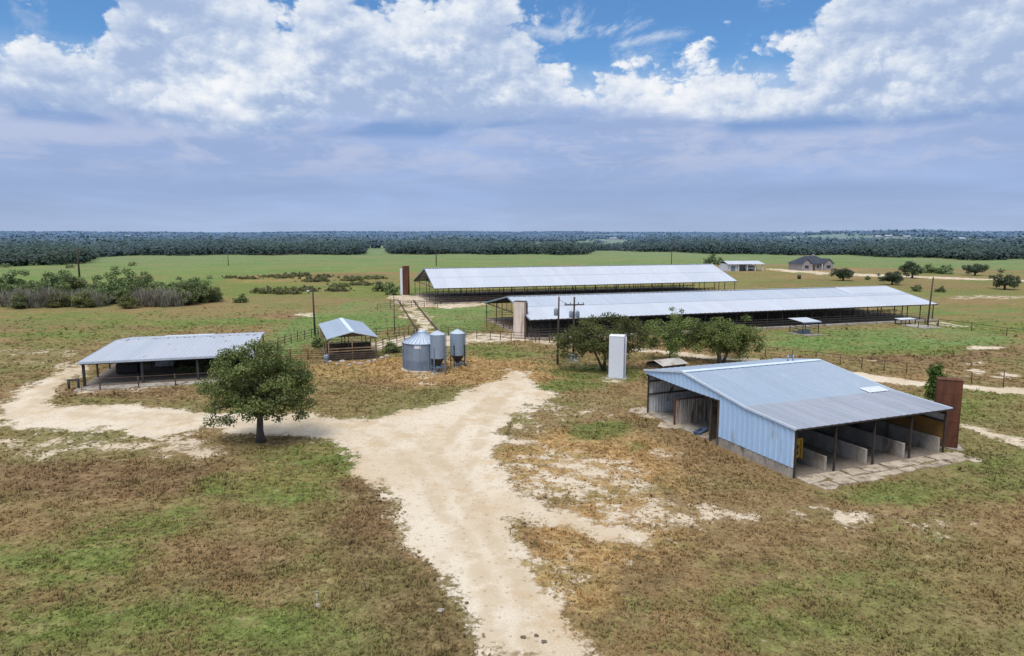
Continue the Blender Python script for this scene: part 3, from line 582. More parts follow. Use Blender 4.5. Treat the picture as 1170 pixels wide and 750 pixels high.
# loose slabs at the open bay
for i, ((x, y), r, lb) in enumerate((((735, 470), 1.25, 'flat pale slab of broken concrete at the far corner post of the blue barn'), ((766, 487), 1.15, 'rounded pale concrete slab in front of the rusty pen panel'), ((812, 497), .9, 'cracked pale slab by the road end of the blue sheeting'))):
    g = G(x, y); rr = random.Random(i); q = [(g[0]+r*rr.uniform(.75, 1.2)*math.cos(2*PI*k/9), g[1]+r*rr.uniform(.75, 1.2)*math.sin(2*PI*k/9)) for k in range(9)]
    mb = MB(); slab(mb, q, .09); tag(mb.build('concrete_slab', 'concrete_pale'), lb, 'slab', 'broken slabs around the blue barn')
# yellow machine end in the first stall
q = toW(BL['o'], TH, 1.35, 1.75)
y = thing('feed_mixer', 'yellow steel machine parked in the nearest stall of the blue barn', 'machine', q, TH)
MB().box(0, 0, .55, 1.0, 2.2, 1.9, 0, .04).build('hopper', 'yellow', y)
mb = MB(); mb.bar((1.06, -.05, .5), (1.06, -.05, 1.95), .10, .12).bar((-.05, -.05, .5), (-.05, -.05, 1.95), .10, .12).bar((-.05, -.05, 1.95), (1.06, -.05, 1.95), .1, .1).bar((0, -.05, .6), (1.06, -.05, 1.5), .08, .08); mb.build('frame', 'yellow', y)
MB().box(.25, -.04, .8, .8, .02, 1.5).build('discharge_door', 'dark_metal', y)
for s in (.1, .9): MB().tube([(s-.09, 1.6, .32), (s+.09, 1.6, .32)], .32, 18).build('wheel', 'rubber', y)
MB().box(0, .3, .36, 1.0, 2.0, .5).build('chassis', 'dark_metal', y)
q = toW(BL['o'], TH, .7, 10.6); y = thing('blue_trough', 'small blue trough lying on the floor of the open bay', 'trough', (q[0], q[1], .065), TH+.5)
MB().add([(-.7, -.25, 0), (.7, -.25, 0), (.7, .25, 0), (-.7, .25, 0), (-.8, -.32, .25), (.8, -.32, .25), (.8, .32, .25), (-.8, .32, .25), (-.7, -.24, .25), (.7, -.24, .25), (.7, .24, .25), (-.7, .24, .25), (-.62, -.2, .06), (.62, -.2, .06), (.62, .2, .06), (-.62, .2, .06)],
  [(3, 2, 1, 0), (0, 1, 5, 4), (1, 2, 6, 5), (2, 3, 7, 6), (3, 0, 4, 7), (4, 5, 9, 8), (5, 6, 10, 9), (6, 7, 11, 10), (7, 4, 8, 11), (8, 9, 13, 12), (9, 10, 14, 13), (10, 11, 15, 14), (11, 8, 12, 15), (12, 13, 14, 15)]).build('basin', 'bluebit', y)

# low tin-roofed pump house behind the blue barn
q = G(757, 423); ph_ = thing('pump_house', 'low pump house with a pale tin roof behind the blue barn', 'shed', q, math.radians(28))
MB().box(0, 0, 0, 3.6, 3.0, .5).build('wall', 'dark_wood', ph_)
MB().sheet((-.2, -.3, .5), (3.8, -.3, .5), (3.8, 1.5, .95), (-.2, 1.5, .95), .3, .02).sheet((3.8, 3.3, .5), (-.2, 3.3, .5), (-.2, 1.5, .95), (3.8, 1.5, .95), .3, .02).build('roof', 'pump_roof', ph_)

# ================================================================== tall steel flush towers
def tower(x, y, w, d, h, rz, mats, label, ladder=True, pad=True, bands=True):
    q = G(x, y); t = thing('steel_tower', label, 'tower', q, rz, 'tall rectangular towers')
    b = MB(); b.box(-w/2, 0, .06, w/2, d, h, 0, .05); b.build('tank', mats[0], t)
    for z in ([h*k/5 for k in range(1, 5)] if bands else []): MB().box(-w/2-.015, -.015, z-.03, w/2+.015, d+.015, z+.03).build('band', mats[0], t)
    MB().box(-w/2-.03, -.03, h-.02, w/2+.03, d+.03, h+.05, 0, .02).build('cap', mats[1], t)
    if pad: MB().box(-w/2-.35, -.45, -.1, w/2+.35, d+.35, .07, 0, .03).build('pad', 'concrete', t)
    if ladder:
        l = MB(); xx = w/2+.16; y0 = d*.25
        for yy in (y0, y0+.45): l.bar((xx, yy, .1), (xx, yy, h+.15), .05, .05)
        z = .3
        while z < h: l.bar((xx, y0, z), (xx, y0+.45, z), .04, .04); z += .3
        l.build('ladder', mats[1], t)
        MB().tube([(w/2+.12, d*.8, .1), (w/2+.12, d*.8, h-.2)], .09, 10).build('pipe', mats[1], t)
    return t
tower(703.5, 433, 1.62, 1.6, 4.75, math.radians(-14), ('white_tank', 'paint_white'), 'smooth white steel tower on a concrete pad in front of the left shade tree', bands=False)
tower(592.5, 386.5, 1.75, 1.5, 5.65, math.radians(-20), ('stained', 'pipe'), 'cream tower streaked with rust at the end of the nearer long barn')
tower(1079.5, 512, 1.6, .9, 5.2, math.radians(-25), ('rust', 'rust'), 'dark rust brown tower at the right corner of the blue barn', ladder=False)
ft = tower(463.5, 337.5, 1.5, 1.3, 7.6, math.radians(-8), ('rust', 'rust'), 'distant rust and white tower at the head of the concrete lane', ladder=False)
MB().box(-1.45, .1, .05, -.80, 1.1, 6.9, 0, .04).build('white_side_tank', 'white_tank', ft)

# ================================================================== long free-stall barns
def long_barn(q, Lb, Db, ze, zr, rf, label, roofmats, npost, gable_truss=False):
    t = thing('long_barn', label, 'barn', q['o'], q['th'], 'long open-sided barns')
    rv = Db*rf; ov = .5
    def z(v): return ze+(zr-ze)*v/rv if v < rv else zr+(ze-zr)*(v-rv)/(Db-rv)
    MB().sheet((0, 0, ze), (Lb, 0, ze), (Lb, rv*.52, z(rv*.52)), (0, rv*.52, z(rv*.52)), .9, .04, 0, 3).build('roof_slope', roofmats[0], t)
    MB().sheet((0, rv*.51, z(rv*.51)+.03), (Lb, rv*.51, z(rv*.51)+.03), (Lb, rv, zr+.03), (0, rv, zr+.03), .9, .04, 0, 3).build('upper_roof', roofmats[1], t)
    MB().sheet((Lb, Db, ze), (0, Db, ze), (0, rv, zr), (Lb, rv, zr), .9, .04, 0, 3).build('rear_roof', roofmats[1], t)
    MB().bar((0, rv-.2, zr+.06), (Lb, rv-.2, zr+.06), .45, .03).build('ridge_cap', 'white_roof', t)
    for u in (.0, Lb): MB().bar((u, 0, ze-.05), (u, rv, zr-.05), .06, .24).bar((u, rv, zr-.05), (u, Db, ze-.05), .06, .24).build('gable_trim', 'galv', t)
    MB().bar((0, -.02, ze-.09), (Lb, -.02, ze-.09), .06, .16).bar((0, Db+.02, ze-.09), (Lb, Db+.02, ze-.09), .06, .16).build('eave_beam', 'steel', t)
    vrows = (.6, Db*.27, Db*.73, Db-.6)
    p0 = None
    for i in range(npost):
        u = .35+(Lb-.7)*i/(npost-1)
        rf_ = MB(); rf_.bar((u, .1, z(.1)-.16), (u, rv, zr-.16), .09, .2).bar((u, rv, zr-.16), (u, Db-.1, z(Db-.1)-.16), .09, .2)
        if i == 0 or gable_truss and i in (1, 2, npost-1):
            rf_.bar((u, .4, ze-.02), (u, Db-.4, ze-.02), .09, .14)
            for k in range(1, 10):
                v = Db*k/10; rf_.bar((u, v, ze), (u, v, z(v)-.2), .06, .06)
        if i % 2 == 0 or gable_truss and i < 3: rf_.build('truss', 'truss', t)
        for v in vrows:
            if v in vrows[1:3] and i % 2: continue
            h = z(v)-.2
            if p0 is None or abs(p0[1]-h) > .01:
                po = MB().bar((0, 0, 0), (0, 0, h), .12, .12).build('post', 'steel', t); p0 = (po, h); po.location = (u, v, 0)
            else: kid(p0[0], t, (u, v, 0))
    pr = MB()
    for k in range(1, 8):
        for v in (rv*k/8, rv+(Db-rv)*k/8): pr.bar((.1, v, z(v)-.07), (Lb-.1, v, z(v)-.07), .07, .10)
    pr.build('purlin', 'truss', t)
    MB().box(0, .2, -.1, Lb, Db-.2, .04).build('barn_floor', 'floor_brown', t)
    MB().box(-.2, -.35, -.2, Lb+.2, .15, .32, 0, .04).build('feed_curb', 'concrete', t)
    for v in (Db*.30, Db*.68):
        MB().box(.8, v-1.7, .04, Lb-.8, v+1.7, .26).build('stall_bed', 'floor_dark', t)
        s = MB(); s.bar((.8, v, 1.25), (Lb-.8, v, 1.25), .09, .09); s.bar((.8, v-1.0, 1.1), (Lb-.8, v-1.0, 1.1), .06, .06); s.bar((.8, v+1.0, 1.1), (Lb-.8, v+1.0, 1.1), .06, .06)
        u = .9
        while u < Lb-.8:
            for sg in (-1, 1):
                s.bar((u, v, .26), (u, v, 1.3), .07, .07); s.bar((u, v, 1.15), (u, v+sg*1.6, 1.1), .06, .06); s.bar((u, v+sg*1.6, 1.1), (u, v+sg*1.6, .5), .06, .06); s.bar((u, v+sg*1.6, .5), (u, v, .5), .06, .06)
            u += 1.25
        s.build('stall_rail', 'stall_steel', t)
    s = MB()
    for zz in (.75, 1.15, 1.5): s.bar((0, .62, zz), (Lb, .62, zz), .05, .05); s.bar((0, Db-.62, zz), (Lb, Db-.62, zz), .05, .05)
    s.build('cable_rail', 'stall_steel', t)
    return t
b1 = long_barn(B1, 79.9, 27.3, 3.1, 5.57, .45, 'nearer long open-sided barn with a pale ribbed roof', ('white_roof', 'pale_roof'), 27)
MB().sheet((67, 7.5, 3.1+2.47*7.5/12.28+.05), (79.95, 7.5, 3.1+2.47*7.5/12.28+.05), (79.95, 12.2, 5.64), (67, 12.2, 5.64), .9, .04).build('newer_roof_sheet', 'white_roof', b1)
B2 = dict(o=(-17.86, 156.3), th=math.radians(17.7))
b2 = long_barn(B2, 81.5, 28.45, 3.6, 7.65, .42, 'farther long barn with a bright white roof and an open left gable', ('white_roof', 'white_roof'), 27, True)

# ================================================================== left equipment shed
t = thing('equipment_shed', 'low open shed with a flat pale roof left of the dirt road', 'shed', S1['o'], S1['th'])
Ls, ze, rv, zr, Ds, zf = 17.3, 2.66, 15.2, 2.72, 24.0, 1.85
MB().sheet((0, 0, ze), (Ls, 0, ze), (Ls, rv, zr), (0, rv, zr), .5, .03, 0, 3).sheet((Ls, Ds, zf), (0, Ds, zf), (0, rv, zr), (Ls, rv, zr), .5, .03, 0, 2).build('roof', 'shed_roof', t)
MB().sheet((4.2, 20.5, 2.21), (10.5, 20.5, 2.21), (10.5, 23.9, 1.93), (4.2, 23.9, 1.93), .5, .03).build('skylight', 'skylight', t)
MB().bar((0, -.02, ze-.10), (Ls, -.02, ze-.10), .05, .22).build('fascia', 'galv_roof', t)
for u in (0, Ls): MB().bar((u, 0, ze-.06), (u, rv, zr-.06), .05, .2).bar((u, rv, zr-.06), (u, Ds, zf-.06), .05, .2).build('gable_trim', 'galv_roof', t)
rj = random.Random(2)
for k in range(26):
    u = rj.uniform(.8, Ls-.3); v = rv+rj.uniform(-.12, .12)-(.8*(rj.random() < .25)); s = rj.uniform(.08, .35); MB().box(u, v-.05, zr+.02, u+s, v+.05, zr+.06).build('rust_patch', 'rust', t)
for v in (.35, 5.2, 10.2, 15.2, 23.4):
    for u in (.35, 5.9, 11.4, Ls-.35):
        MB().bar((u, v, 0), (u, v, (ze if v < rv else zr+(zf-zr)*(v-rv)/(Ds-rv))-.22), .24 if v < 1 else .16, .24 if v < 1 else .16).build('post', 'dark_metal', t)
mb = MB()
for v in (.35, 5.2, 10.2, 15.2): mb.bar((.1, v, ze-.24), (Ls-.1, v, ze-.24), .12, .24)
mb.build('beam', 'dark_metal', t)
MB().box(3.6, 12.0, 0, Ls-.3, 12.12, 2.45).build('back_wall', 'dark_wood', t)
MB().box(Ls-.25, .6, 0, Ls-.15, 12, 2.4).build('side_wall', 'dark_wood', t)
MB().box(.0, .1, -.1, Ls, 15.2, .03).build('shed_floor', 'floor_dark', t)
MB().box(-.1, -2.0, -.15, Ls+.1, -.02, .05).build('front_slab', 'concrete', t)
for i, (u, v, w_, d_, h_, m_, nm, lb) in enumerate(((2.0, 6.0, 2.2, 1.4, 1.1, 'dark_metal', 'water_trough', 'dark trough deep inside the left end of the equipment shed'), (5.5, 9.0, 2.0, 1.6, 1.3, 'white_wall', 'storage_crate', 'pale crate standing against the back of the equipment shed'))):
    q = toW(S1['o'], S1['th'], u, v); tt_ = thing(nm, lb, nm.split('_')[1], (q[0], q[1], .035), S1['th'])
    MB().box(0, 0, .12, w_, d_, h_, 0, .05).build('body', m_, tt_)
    mb = MB()
    for a_ in (.1, w_-.1): mb.box(a_-.06, .05, 0, a_+.06, d_-.05, .12)
    mb.build('skid', 'dark_wood', tt_)
    MB().box(-.03, -.03, h_, w_+.03, d_+.03, h_+.06).build('rim', 'steel', tt_)

# ================================================================== small gabled pen shelter
t = thing('pen_shelter', 'small blue-grey gabled shelter over a cattle pen left of the grain bin', 'shelter', SS['o'], SS['th'])
Lp, Dp, zp, zq = 6.36, 15.0, 2.95, 3.72; mid = Lp/2
MB().sheet((0, Dp, zp), (0, 0, zp), (mid, 0, zq), (mid, Dp, zq), .35, .025).sheet((Lp, 0, zp), (Lp, Dp, zp), (mid, Dp, zq), (mid, 0, zq), .35, .025).build('roof', 'blue_roof', t)
MB().bar((mid-.14, 0, zq+.01), (mid-.14, Dp, zq+.01), .28, .03).bar((mid+.14, 0, zq+.008), (mid+.14, Dp, zq+.008), .28, .03).build('ridge_cap', 'trim', t)
for v in (.0, Dp): MB().bar((0, v, zp-.04), (mid, v, zq-.04), .05, .12).bar((mid, v, zq-.04), (Lp, v, zp-.04), .05, .12).build('gable_trim', 'trim', t)
for v in (.25, 5, 10, Dp-.25):
    mb = MB(); mb.bar((.2, v, zp-.2), (Lp-.2, v, zp-.2), .08, .14).bar((mid, v, zp-.2), (mid, v, zq-.1), .07, .07).bar((.3, v, zp-.1), (mid, v, zq-.12), .07, .08).bar((Lp-.3, v, zp-.1), (mid, v, zq-.12), .07, .08); mb.build('truss', 'wood', t)
    for u in (.25, mid, Lp-.25): MB().bar((u, v, 0), (u, v, zp-.15), .14, .14).build('post', 'wood', t)
for z_ in (.35, .62, .9, 1.25, 1.6): MB().bar((.2, .12, z_), (Lp-.2, .12, z_), .05, .11).build('rail', 'dark_wood' if z_ < 1.1 else 'wood', t)
MB().sheet((.2, 5.1, .2), (Lp-.2, 5.1, .2), (Lp-.2, 5.1, 1.5), (.2, 5.1, 1.5), .3, .03).build('back_board', 'dark_wood', t)
MB().box(.2, 12.0, 1.3, Lp-.2, 12.1, 2.4).build('rear_panel', 'wood', t)
MB().box(.25, .2, .05, Lp-.3, .28, .95).build('skirt_panel', 'dark_wood', t)
MB().box(0, 0, -.1, Lp, Dp, .02).build('pen_floor', 'floor_dark', t)
q = G(373, 414.5); t = thing('water_barrel', 'grey barrel at the near left post of the pen shelter', 'barrel', q)
MB().lathe([(0, 0), (.30, 0), (.32, .25), (.30, .5), (.32, .75), (.30, .98), (0, 1.0)], 20).build('drum', 'can', t); MB().lathe([(.325, .47), (.34, .5), (.325, .53)], 20).build('hoop', 'dark_metal', t)

# ================================================================== grain bin and hopper bins
q = G(480, 425.5); RB = 2.2; t = thing('grain_bin', 'wide corrugated grain bin with a ribbed cone roof', 'grain bin', (q[0], q[1]+RB), 0)
prof = []; z = .12; k = 0
while z < 3.3: prof += [(RB, z), (RB+.035, z+.05)]; z += .1
prof.append((RB, 3.35))
MB().lathe(prof[:24]+[(RB, prof[24][1])], 56).build('lower_wall', 'galv_dark', t); MB().lathe(prof[24:], 56).build('wall', 'galv', t)
MB().lathe([(RB+.14, 3.28), (RB+.12, 3.33), (RB*.5, 4.02), (.48, 4.38)], 56, smooth=False).build('roof', 'galv_roof', t)
mb = MB()
for k in range(28):
    a = 2*PI*k/28; mb.bar(((RB+.1)*math.cos(a), (RB+.1)*math.sin(a), 3.36), (.5*math.cos(a), .5*math.sin(a), 4.40), .05, .06)
mb.build('roof_rib', 'galv', t)
MB().lathe([(.5, 4.33), (.52, 4.5), (.5, 4.55), (.25, 4.68), (0, 4.72)], 24).build('cap', 'galv_roof', t)
MB().lathe([(RB+.35, -.1), (RB+.35, .1), (RB+.28, .13), (RB-.2, .13)], 48).build('pad', 'concrete_pale', t)
mb = MB()
for i in range(7):
    for j in range(1): 
        a0 = -PI/2-.28+.34*i/7; a1 = -PI/2-.28+.34*(i+1)/7; rr_ = RB+.05
        mb.add([(rr_*math.cos(a0), rr_*math.sin(a0), 2.75), (rr_*math.cos(a1), rr_*math.sin(a1), 2.75), (rr_*math.cos(a1), rr_*math.sin(a1), 3.15), (rr_*math.cos(a0), rr_*math.sin(a0), 3.15)], [(0, 1, 2, 3)])
mb.build('sign_plate', 'lamp', t)
mb = MB()
for k in range(14):
    a = 2*PI*(k+.5)/14; mb.bar(((RB+.05)*math.cos(a), (RB+.05)*math.sin(a), .13), ((RB+.05)*math.cos(a), (RB+.05)*math.sin(a), 3.3), .05, .06)
mb.build('stiffener', 'galv', t)
mb = MB(); a = -PI*.93
for s in (-.2, .2): mb.bar(((RB+.15)*math.cos(a)-s*math.sin(a), (RB+.15)*math.sin(a)+s*math.cos(a), .2), ((RB+.15)*math.cos(a)-s*math.sin(a), (RB+.15)*math.sin(a)+s*math.cos(a), 3.4), .05, .05)
for k in range(10): mb.bar(((RB+.15)*math.cos(a)-.2*math.sin(a), (RB+.15)*math.sin(a)+.2*math.cos(a), .4+.3*k), ((RB+.15)*math.cos(a)+.2*math.sin(a), (RB+.15)*math.sin(a)-.2*math.cos(a), .4+.3*k), .04, .04)
mb.build('ladder', 'galv_dark', t)
def hopper_bin(x, y, r, zc, zt, h, label, legs_out):
    q = G(x, y); t = thing('hopper_bin', label, 'feed bin', q, .4, 'galvanised hopper bins beside the grain bin')
    pr = []; z = zc
    while z < zt-.05: pr += [(r, z), (r+.02, z+.06)]; z += .12
    pr.append((r, zt))
    MB().lathe(pr, 36).build('wall', 'galv', t)
    MB().lathe([(r+.05, zt-.03), (r*.5, zt+(h-zt)*.55), (.2, h-.05), (.2, h), (0, h+.02)], 24, smooth=False).build('roof', 'galv_roof', t)
    MB().lathe([(r-.01, zc+.02), (.24, zc-.9), (.24, zc-1.05)], 28).build('hopper_cone', 'dark_metal', t)
    MB().tube([(0, 0, zc-1.35), (0, 0, zc-.95)], .26, 14).build('boot', 'galv_dark', t)
    MB().tube([(0, 0, zc-1.2), (.9, .3, zc-1.0)], .09, 10).build('auger_tube', 'galv', t)
    for k in range(4):
        a = PI/4+k*PI/2; ro = r+.06
        MB().bar((ro*math.cos(a), ro*math.sin(a), .02), (ro*math.cos(a), ro*math.sin(a), zc+1.3), .10, .10).build('leg', legs_out, t)
    mb = MB()
    for k in range(4):
        a, b_ = PI/4+k*PI/2, PI/4+(k+1)*PI/2; ro = r+.06
        mb.bar((ro*math.cos(a), ro*math.sin(a), .7), (ro*math.cos(b_), ro*math.sin(b_), .7), .05, .05)
    mb.build('brace', legs_out, t)
    mb = MB()
    for k in range(4):
        a = PI/4+k*PI/2; mb.box((r+.06)*math.cos(a)-.3, (r+.06)*math.sin(a)-.3, -.1, (r+.06)*math.cos(a)+.3, (r+.06)*math.sin(a)+.3, .05)
    mb.box(-r*.9, -r*.9, -.1, r*.9, r*.9, .04); mb.build('pad', 'concrete_pale', t)
    mb = MB()
    for s in (-.17, .17): mb.bar((r+.14, s, zc-.6), (r+.14, s, zt+.1), .04, .04)
    z = zc-.4
    while z < zt: mb.bar((r+.14, -.17, z), (r+.14, .17, z), .03, .03); z += .3
    mb.build('ladder', 'galv_dark', t)
hopper_bin(500.5, 426, .86, 1.75, 4.55, 4.95, 'nearer galvanised hopper bin on tall legs overlapping the grain bin', 'galv_dark')
hopper_bin(523, 419, .88, 1.45, 4.15, 4.6, 'right hand galvanised hopper bin with a black cone clear of the grain bin', 'dark_metal')

# ================================================================== distant house, machine shed, small shelters
q = G(832, 310); t = thing('machine_shed', 'far white metal shed with an open front beyond the long barns', 'shed', q, math.radians(8))
MB().box(0, 0, 0, .15, 9, 3.1).box(.15, 8.85, 0, 15.5, 9, 3.1).build('wall', 'paint_white', t)
MB().add([(0, 0, 3.1), (4.4, 0, 3.1), (0, 0, 0), (4.4, 0, 0)], [(2, 3, 1, 0)]).build('front_wall', 'paint_white', t)
MB().box(1.2, -.06, 0, 3.2, 0.02, 2.3).build('door', 'can', t)
MB().sheet((-.6, -1.2, 3.0), (16.4, -1.2, 3.0), (16.1, 4.5, 4.25), (-.3, 4.5, 4.25), .9, .04).sheet((16.4, 9.5, 3.05), (-.6, 9.5, 3.05), (-.3, 4.5, 4.25), (16.1, 4.5, 4.25), .9, .04).build('roof', 'white_roof', t)
for u in (4.5, 8.4, 12.2, 15.6): MB().bar((u, -.5, 0), (u, -.5, 3.0), .3, .3).build('post', 'paint_white', t)
MB().box(.2, .1, -.05, 15.4, 8.8, .03).build('shed_floor', 'floor_dark', t)
q = G(858, 309.5); t = thing('horse_trailer', 'white trailer parked under the far machine shed', 'trailer', (q[0], q[1]), math.radians(8))
MB().box(-2.6, 0, .5, 2.6, 2.2, 2.3, 0, .18).build('body', 'paint_white', t); MB().box(-1.6, -.03, 1.5, 1.6, .01, 1.95).build('window', 'glass', t)
for s in (-.5, .5): MB().tube([(s, -.05, .38), (s, .2, .38)], .38, 16).build('wheel', 'rubber', t)
MB().bar((2.6, 1.1, .55), (3.8, 1.1, .5), .12, .12).build('hitch', 'dark_metal', t)
q = G(917, 309.5); t = thing('farmhouse', 'far single storey house with a dark slate roof and pale stone gables', 'house', q, math.radians(10))
MB().box(0, 2, 0, 14.5, 11, 3.0).build('wall', 'housewall', t)
hp = MB(); e = .6
hp.add([(-e, 2-e, 2.95), (14.5+e, 2-e, 2.95), (14.5+e, 11+e, 2.95), (-e, 11+e, 2.95), (4.6, 6.5, 6.2), (10.4, 6.5, 6.2)], [(0, 1, 5, 4), (1, 2, 5), (2, 3, 4, 5), (3, 0, 4)]); hp.build('roof', 'slate', t)
for u0, w_, nm in ((-.3, 4.4, 'left'), (10.2, 4.6, 'right')):
    w = MB(); w.add([(u0, 0, 0), (u0+w_, 0, 0), (u0+w_, 0, 3), (u0+w_/2, 0, 5.0), (u0, 0, 3), (u0, 3, 0), (u0+w_, 3, 0), (u0+w_, 3, 3), (u0, 3, 3)], [(0, 1, 2, 3, 4), (0, 4, 8, 5), (1, 6, 7, 2)]); w.build('gable_bay', 'housewall', t)
    r_ = MB(); r_.add([(u0-.4, -.4, 2.85), (u0+w_/2, -.4, 5.2), (u0+w_+.4, -.4, 2.85), (u0+w_+.4, 5, 2.85), (u0+w_/2, 6.3, 5.2), (u0-.4, 5, 2.85)], [(1, 0, 5, 4), (2, 1, 4, 3)]); r_.build('gable_roof', 'slate', t)
    f = MB().box(u0+w_*.3, -.05, 1.0, u0+w_*.7, .01, 2.3).build('window', 'glass', t)
MB().box(6.2, 1.94, 0, 7.3, 2.01, 2.2).build('door', 'dark_wood', t)
for u in (5.0, 8.6): MB().box(u-.5, 1.94, 1.0, u+.5, 2.01, 2.2).build('window', 'glass', t)
MB().box(9.3, 7.2, 5.4, 10.3, 8.0, 7.0).build('chimney', 'housewall', t)
for u in (4.6, 9.8): MB().bar((u, .6, 0), (u, .6, 2.9), .25, .25).build('porch_post', 'paint_white', t)
def shelter(x, y, w, d, h, rz, label, tilt=.25):
    q = G(x, y); t = thing('feed_shelter', label, 'shelter', q, rz)
    MB().sheet((-.3, -.3, h), (w+.3, -.3, h), (w+.3, d+.3, h+tilt), (-.3, d+.3, h+tilt), .4, .025).build('roof', 'white_roof', t)
    MB().bar((-.3, -.3, h-.08), (w+.3, -.3, h-.08), .05, .15).build('fascia', 'galv', t)
    for u in (0, w):
        for v in (0, d): MB().bar((u, v, 0), (u, v, h+(tilt if v else 0)-.02), .1, .1).build('post', 'steel', t)
    for z_ in (.5, .9, 1.3):
        MB().bar((0, 0, z_), (0, d, z_), .06, .06).build('rail', 'steel', t); MB().bar((w, 0, z_), (w, d, z_), .06, .06).build('rail', 'steel', t)
    MB().box(-.3, -.9, -.1, w+.3, d+.2, .1).build('pad', 'concrete', t)
    MB().box(.5, d*.4, .1, w-.5, d*.4+.6, .7, 0, .05).build('trough', 'can', t)
shelter(917, 383.5, 3.0, 3.0, 2.15, B1['th'], 'small flat white feed shelter in the green lot below the nearer long barn')
q = G(1051, 375); t = thing('loading_ramp', 'low ramp with a white sheet top at the right end of the nearer long barn', 'ramp', q, B1['th'])
MB().sheet((-.1, 3.9, .95), (3.5, 3.9, .95), (3.5, 5.4, 1.05), (-.1, 5.4, 1.05), .4, .02).build('sheet_top', 'skylight', t)
MB().box(-.4, -1.2, -.1, 3.6, 3.6, .15, 0, .04).build('pad', 'concrete', t)
for u in (-.4, 1.8, 4.0):
    for v in (0, 2.6): MB().bar((u, v, 0), (u, v, 1.15), .1, .1).build('post', 'steel', t)
for u in (.1, 3.3):
    for v in (4.0, 5.2): MB().bar((u, v, 0), (u, v, .95), .12, .12).build('post', 'steel', t)
for z_ in (.55, 1.0): MB().bar((-.4, 0, z_), (4.0, 0, z_), .07, .07).build('rail', 'steel', t)

# ================================================================== utility poles and wires
def pole(x, y, h, label, arms=(), cans=(), lamp=False, r=.14, lean=0, group='utility poles'):
    q = G(x, y); t = thing('utility_pole', label, 'pole', q, 0, group)
    MB().tube([(0, 0, -.3), (lean*.5, 0, h*.5), (lean, 0, h)], [r*1.15, r, r*.78], 10).build('shaft', 'pole', t)
    for z, w, a in arms:
        ca, sa = math.cos(a), math.sin(a)
        MB().bar((lean-w/2*ca, -w/2*sa-.16, z), (lean+w/2*ca, w/2*sa-.16, z), .11, .14).build('crossarm', 'pole', t)
        for k in (-.46, -.2, .2, .46): MB().lathe([(.03, 0), (.05, .05), (.09, .10), (.06, .14), (.09, .18), (.04, .26), (0, .28)], 10, cx=lean+w*k*ca, cy=w*k*sa-.16).build('insulator', 'porcelain', t).location = (0, 0, z+.06)
    for z, dx, dy in cans:
        MB().lathe([(0, -.42), (.24, -.40), (.27, -.34), (.27, .36), (.22, .44), (.06, .48), (.05, .62), (0, .64)], 16, cx=lean+dx, cy=dy).build('transformer', 'can', t).location = (0, 0, z)
        MB().bar((lean, 0, z), (lean+dx, dy, z), .06, .06).build('bracket', 'dark_metal', t)
    if lamp:
        MB().tube([(0, 0, h-.9), (-.5, -.1, h-.75), (-.75, -.15, h-.8)], .03, 8).build('lamp_arm', 'galv', t)
        MB().lathe([(.05, .1), (.2, .02), (.22, -.08), (0, -.16)], 14, cx=-.8, cy=-.15).build('lamp_head', 'lamp', t).location = (0, 0, h-.8)
    return Vector((q[0], q[1], h))
pole(360, 383.5, 7.9, 'brown wooden pole with a small lamp behind the pen shelter', lamp=True, lean=-.1)
pA = pole(637, 418, 8.5, 'thin pole with one grey can just left of the left shade tree', cans=((6.6, -.34, -.1),), lean=.1, r=.12)
pB = pole(655, 408, 7.9, 'pole with a wooden crossarm and two transformers rising out of the left shade tree', arms=((6.9, 2.6, .15),), cans=((5.6, -.4, -.1), (5.6, .42, -.1)), lean=.05)
pC = pole(1059.5, 372.5, 8.6, 'pole leaning by the right end of the nearer long barn', lean=.35, r=.13)
pD = pole(91, 318, 11.2, 'thick pole standing behind the thicket at the left edge', arms=((10.6, 2.6, .3),), r=.30)
pE = pole(261, 304, 6.4, 'small far pole in the green field behind the thicket', r=.16, arms=((6.1, 1.4, .2),))
pF = pole(498.5, 304, 11.4, 'far pole with a crossarm behind the left gable of the farther long barn', arms=((11, 2.2, .2),), r=.22)
pG = pole(767, 303, 12, 'far pole behind the roof of the farther long barn', arms=((11.6, 2.0, .2),), r=.17)
pH = pole(451, 382, 6.2, 'slim dark post standing left of the concrete lane', r=.07)
def wire(a, b, sag, label, group='overhead wires', rad=.02):
    a, b = Vector(a), Vector(b)
    pts = [a.lerp(b, k/14)-Vector((0, 0, sag*4*(k/14)*(1-k/14))) for k in range(15)]
    return tag(MB().tube(pts, rad, 5).build('power_line', 'wire'), label, 'wire', group)
def gz(x, y, z): g = G(x, y, z); return Vector((g[0], g[1], z))
for k, off in enumerate((-.9, .9)):
    wire(pD+Vector((off, 0, -.4)), gz(-70, 301+k*4, 9.5), .8, ('upper' if k == 0 else 'lower')+' overhead wire running out of the left edge from the thick pole', rad=.05)
wire(pD+Vector((0, 0, -.4)), pE+Vector((0, 0, -.1)), 1.2, 'thin overhead wire between the thick left pole and the small field pole', rad=.035)
wire(pE+Vector((0, 0, -.1)), pF+Vector((0, 0, -.4)), 1.5, 'thin overhead wire crossing the green field toward the farther long barn', rad=.035)
wire(pF+Vector((.4, 0, -.4)), pG+Vector((0, 0, -.4)), 1.5, 'thin overhead wire passing behind the roof of the farther long barn', rad=.035)
wire(pA+Vector((0, 0, -.2)), pB+Vector((0, 0, -1.0)), .25, 'short wire joining the two poles at the left shade tree')
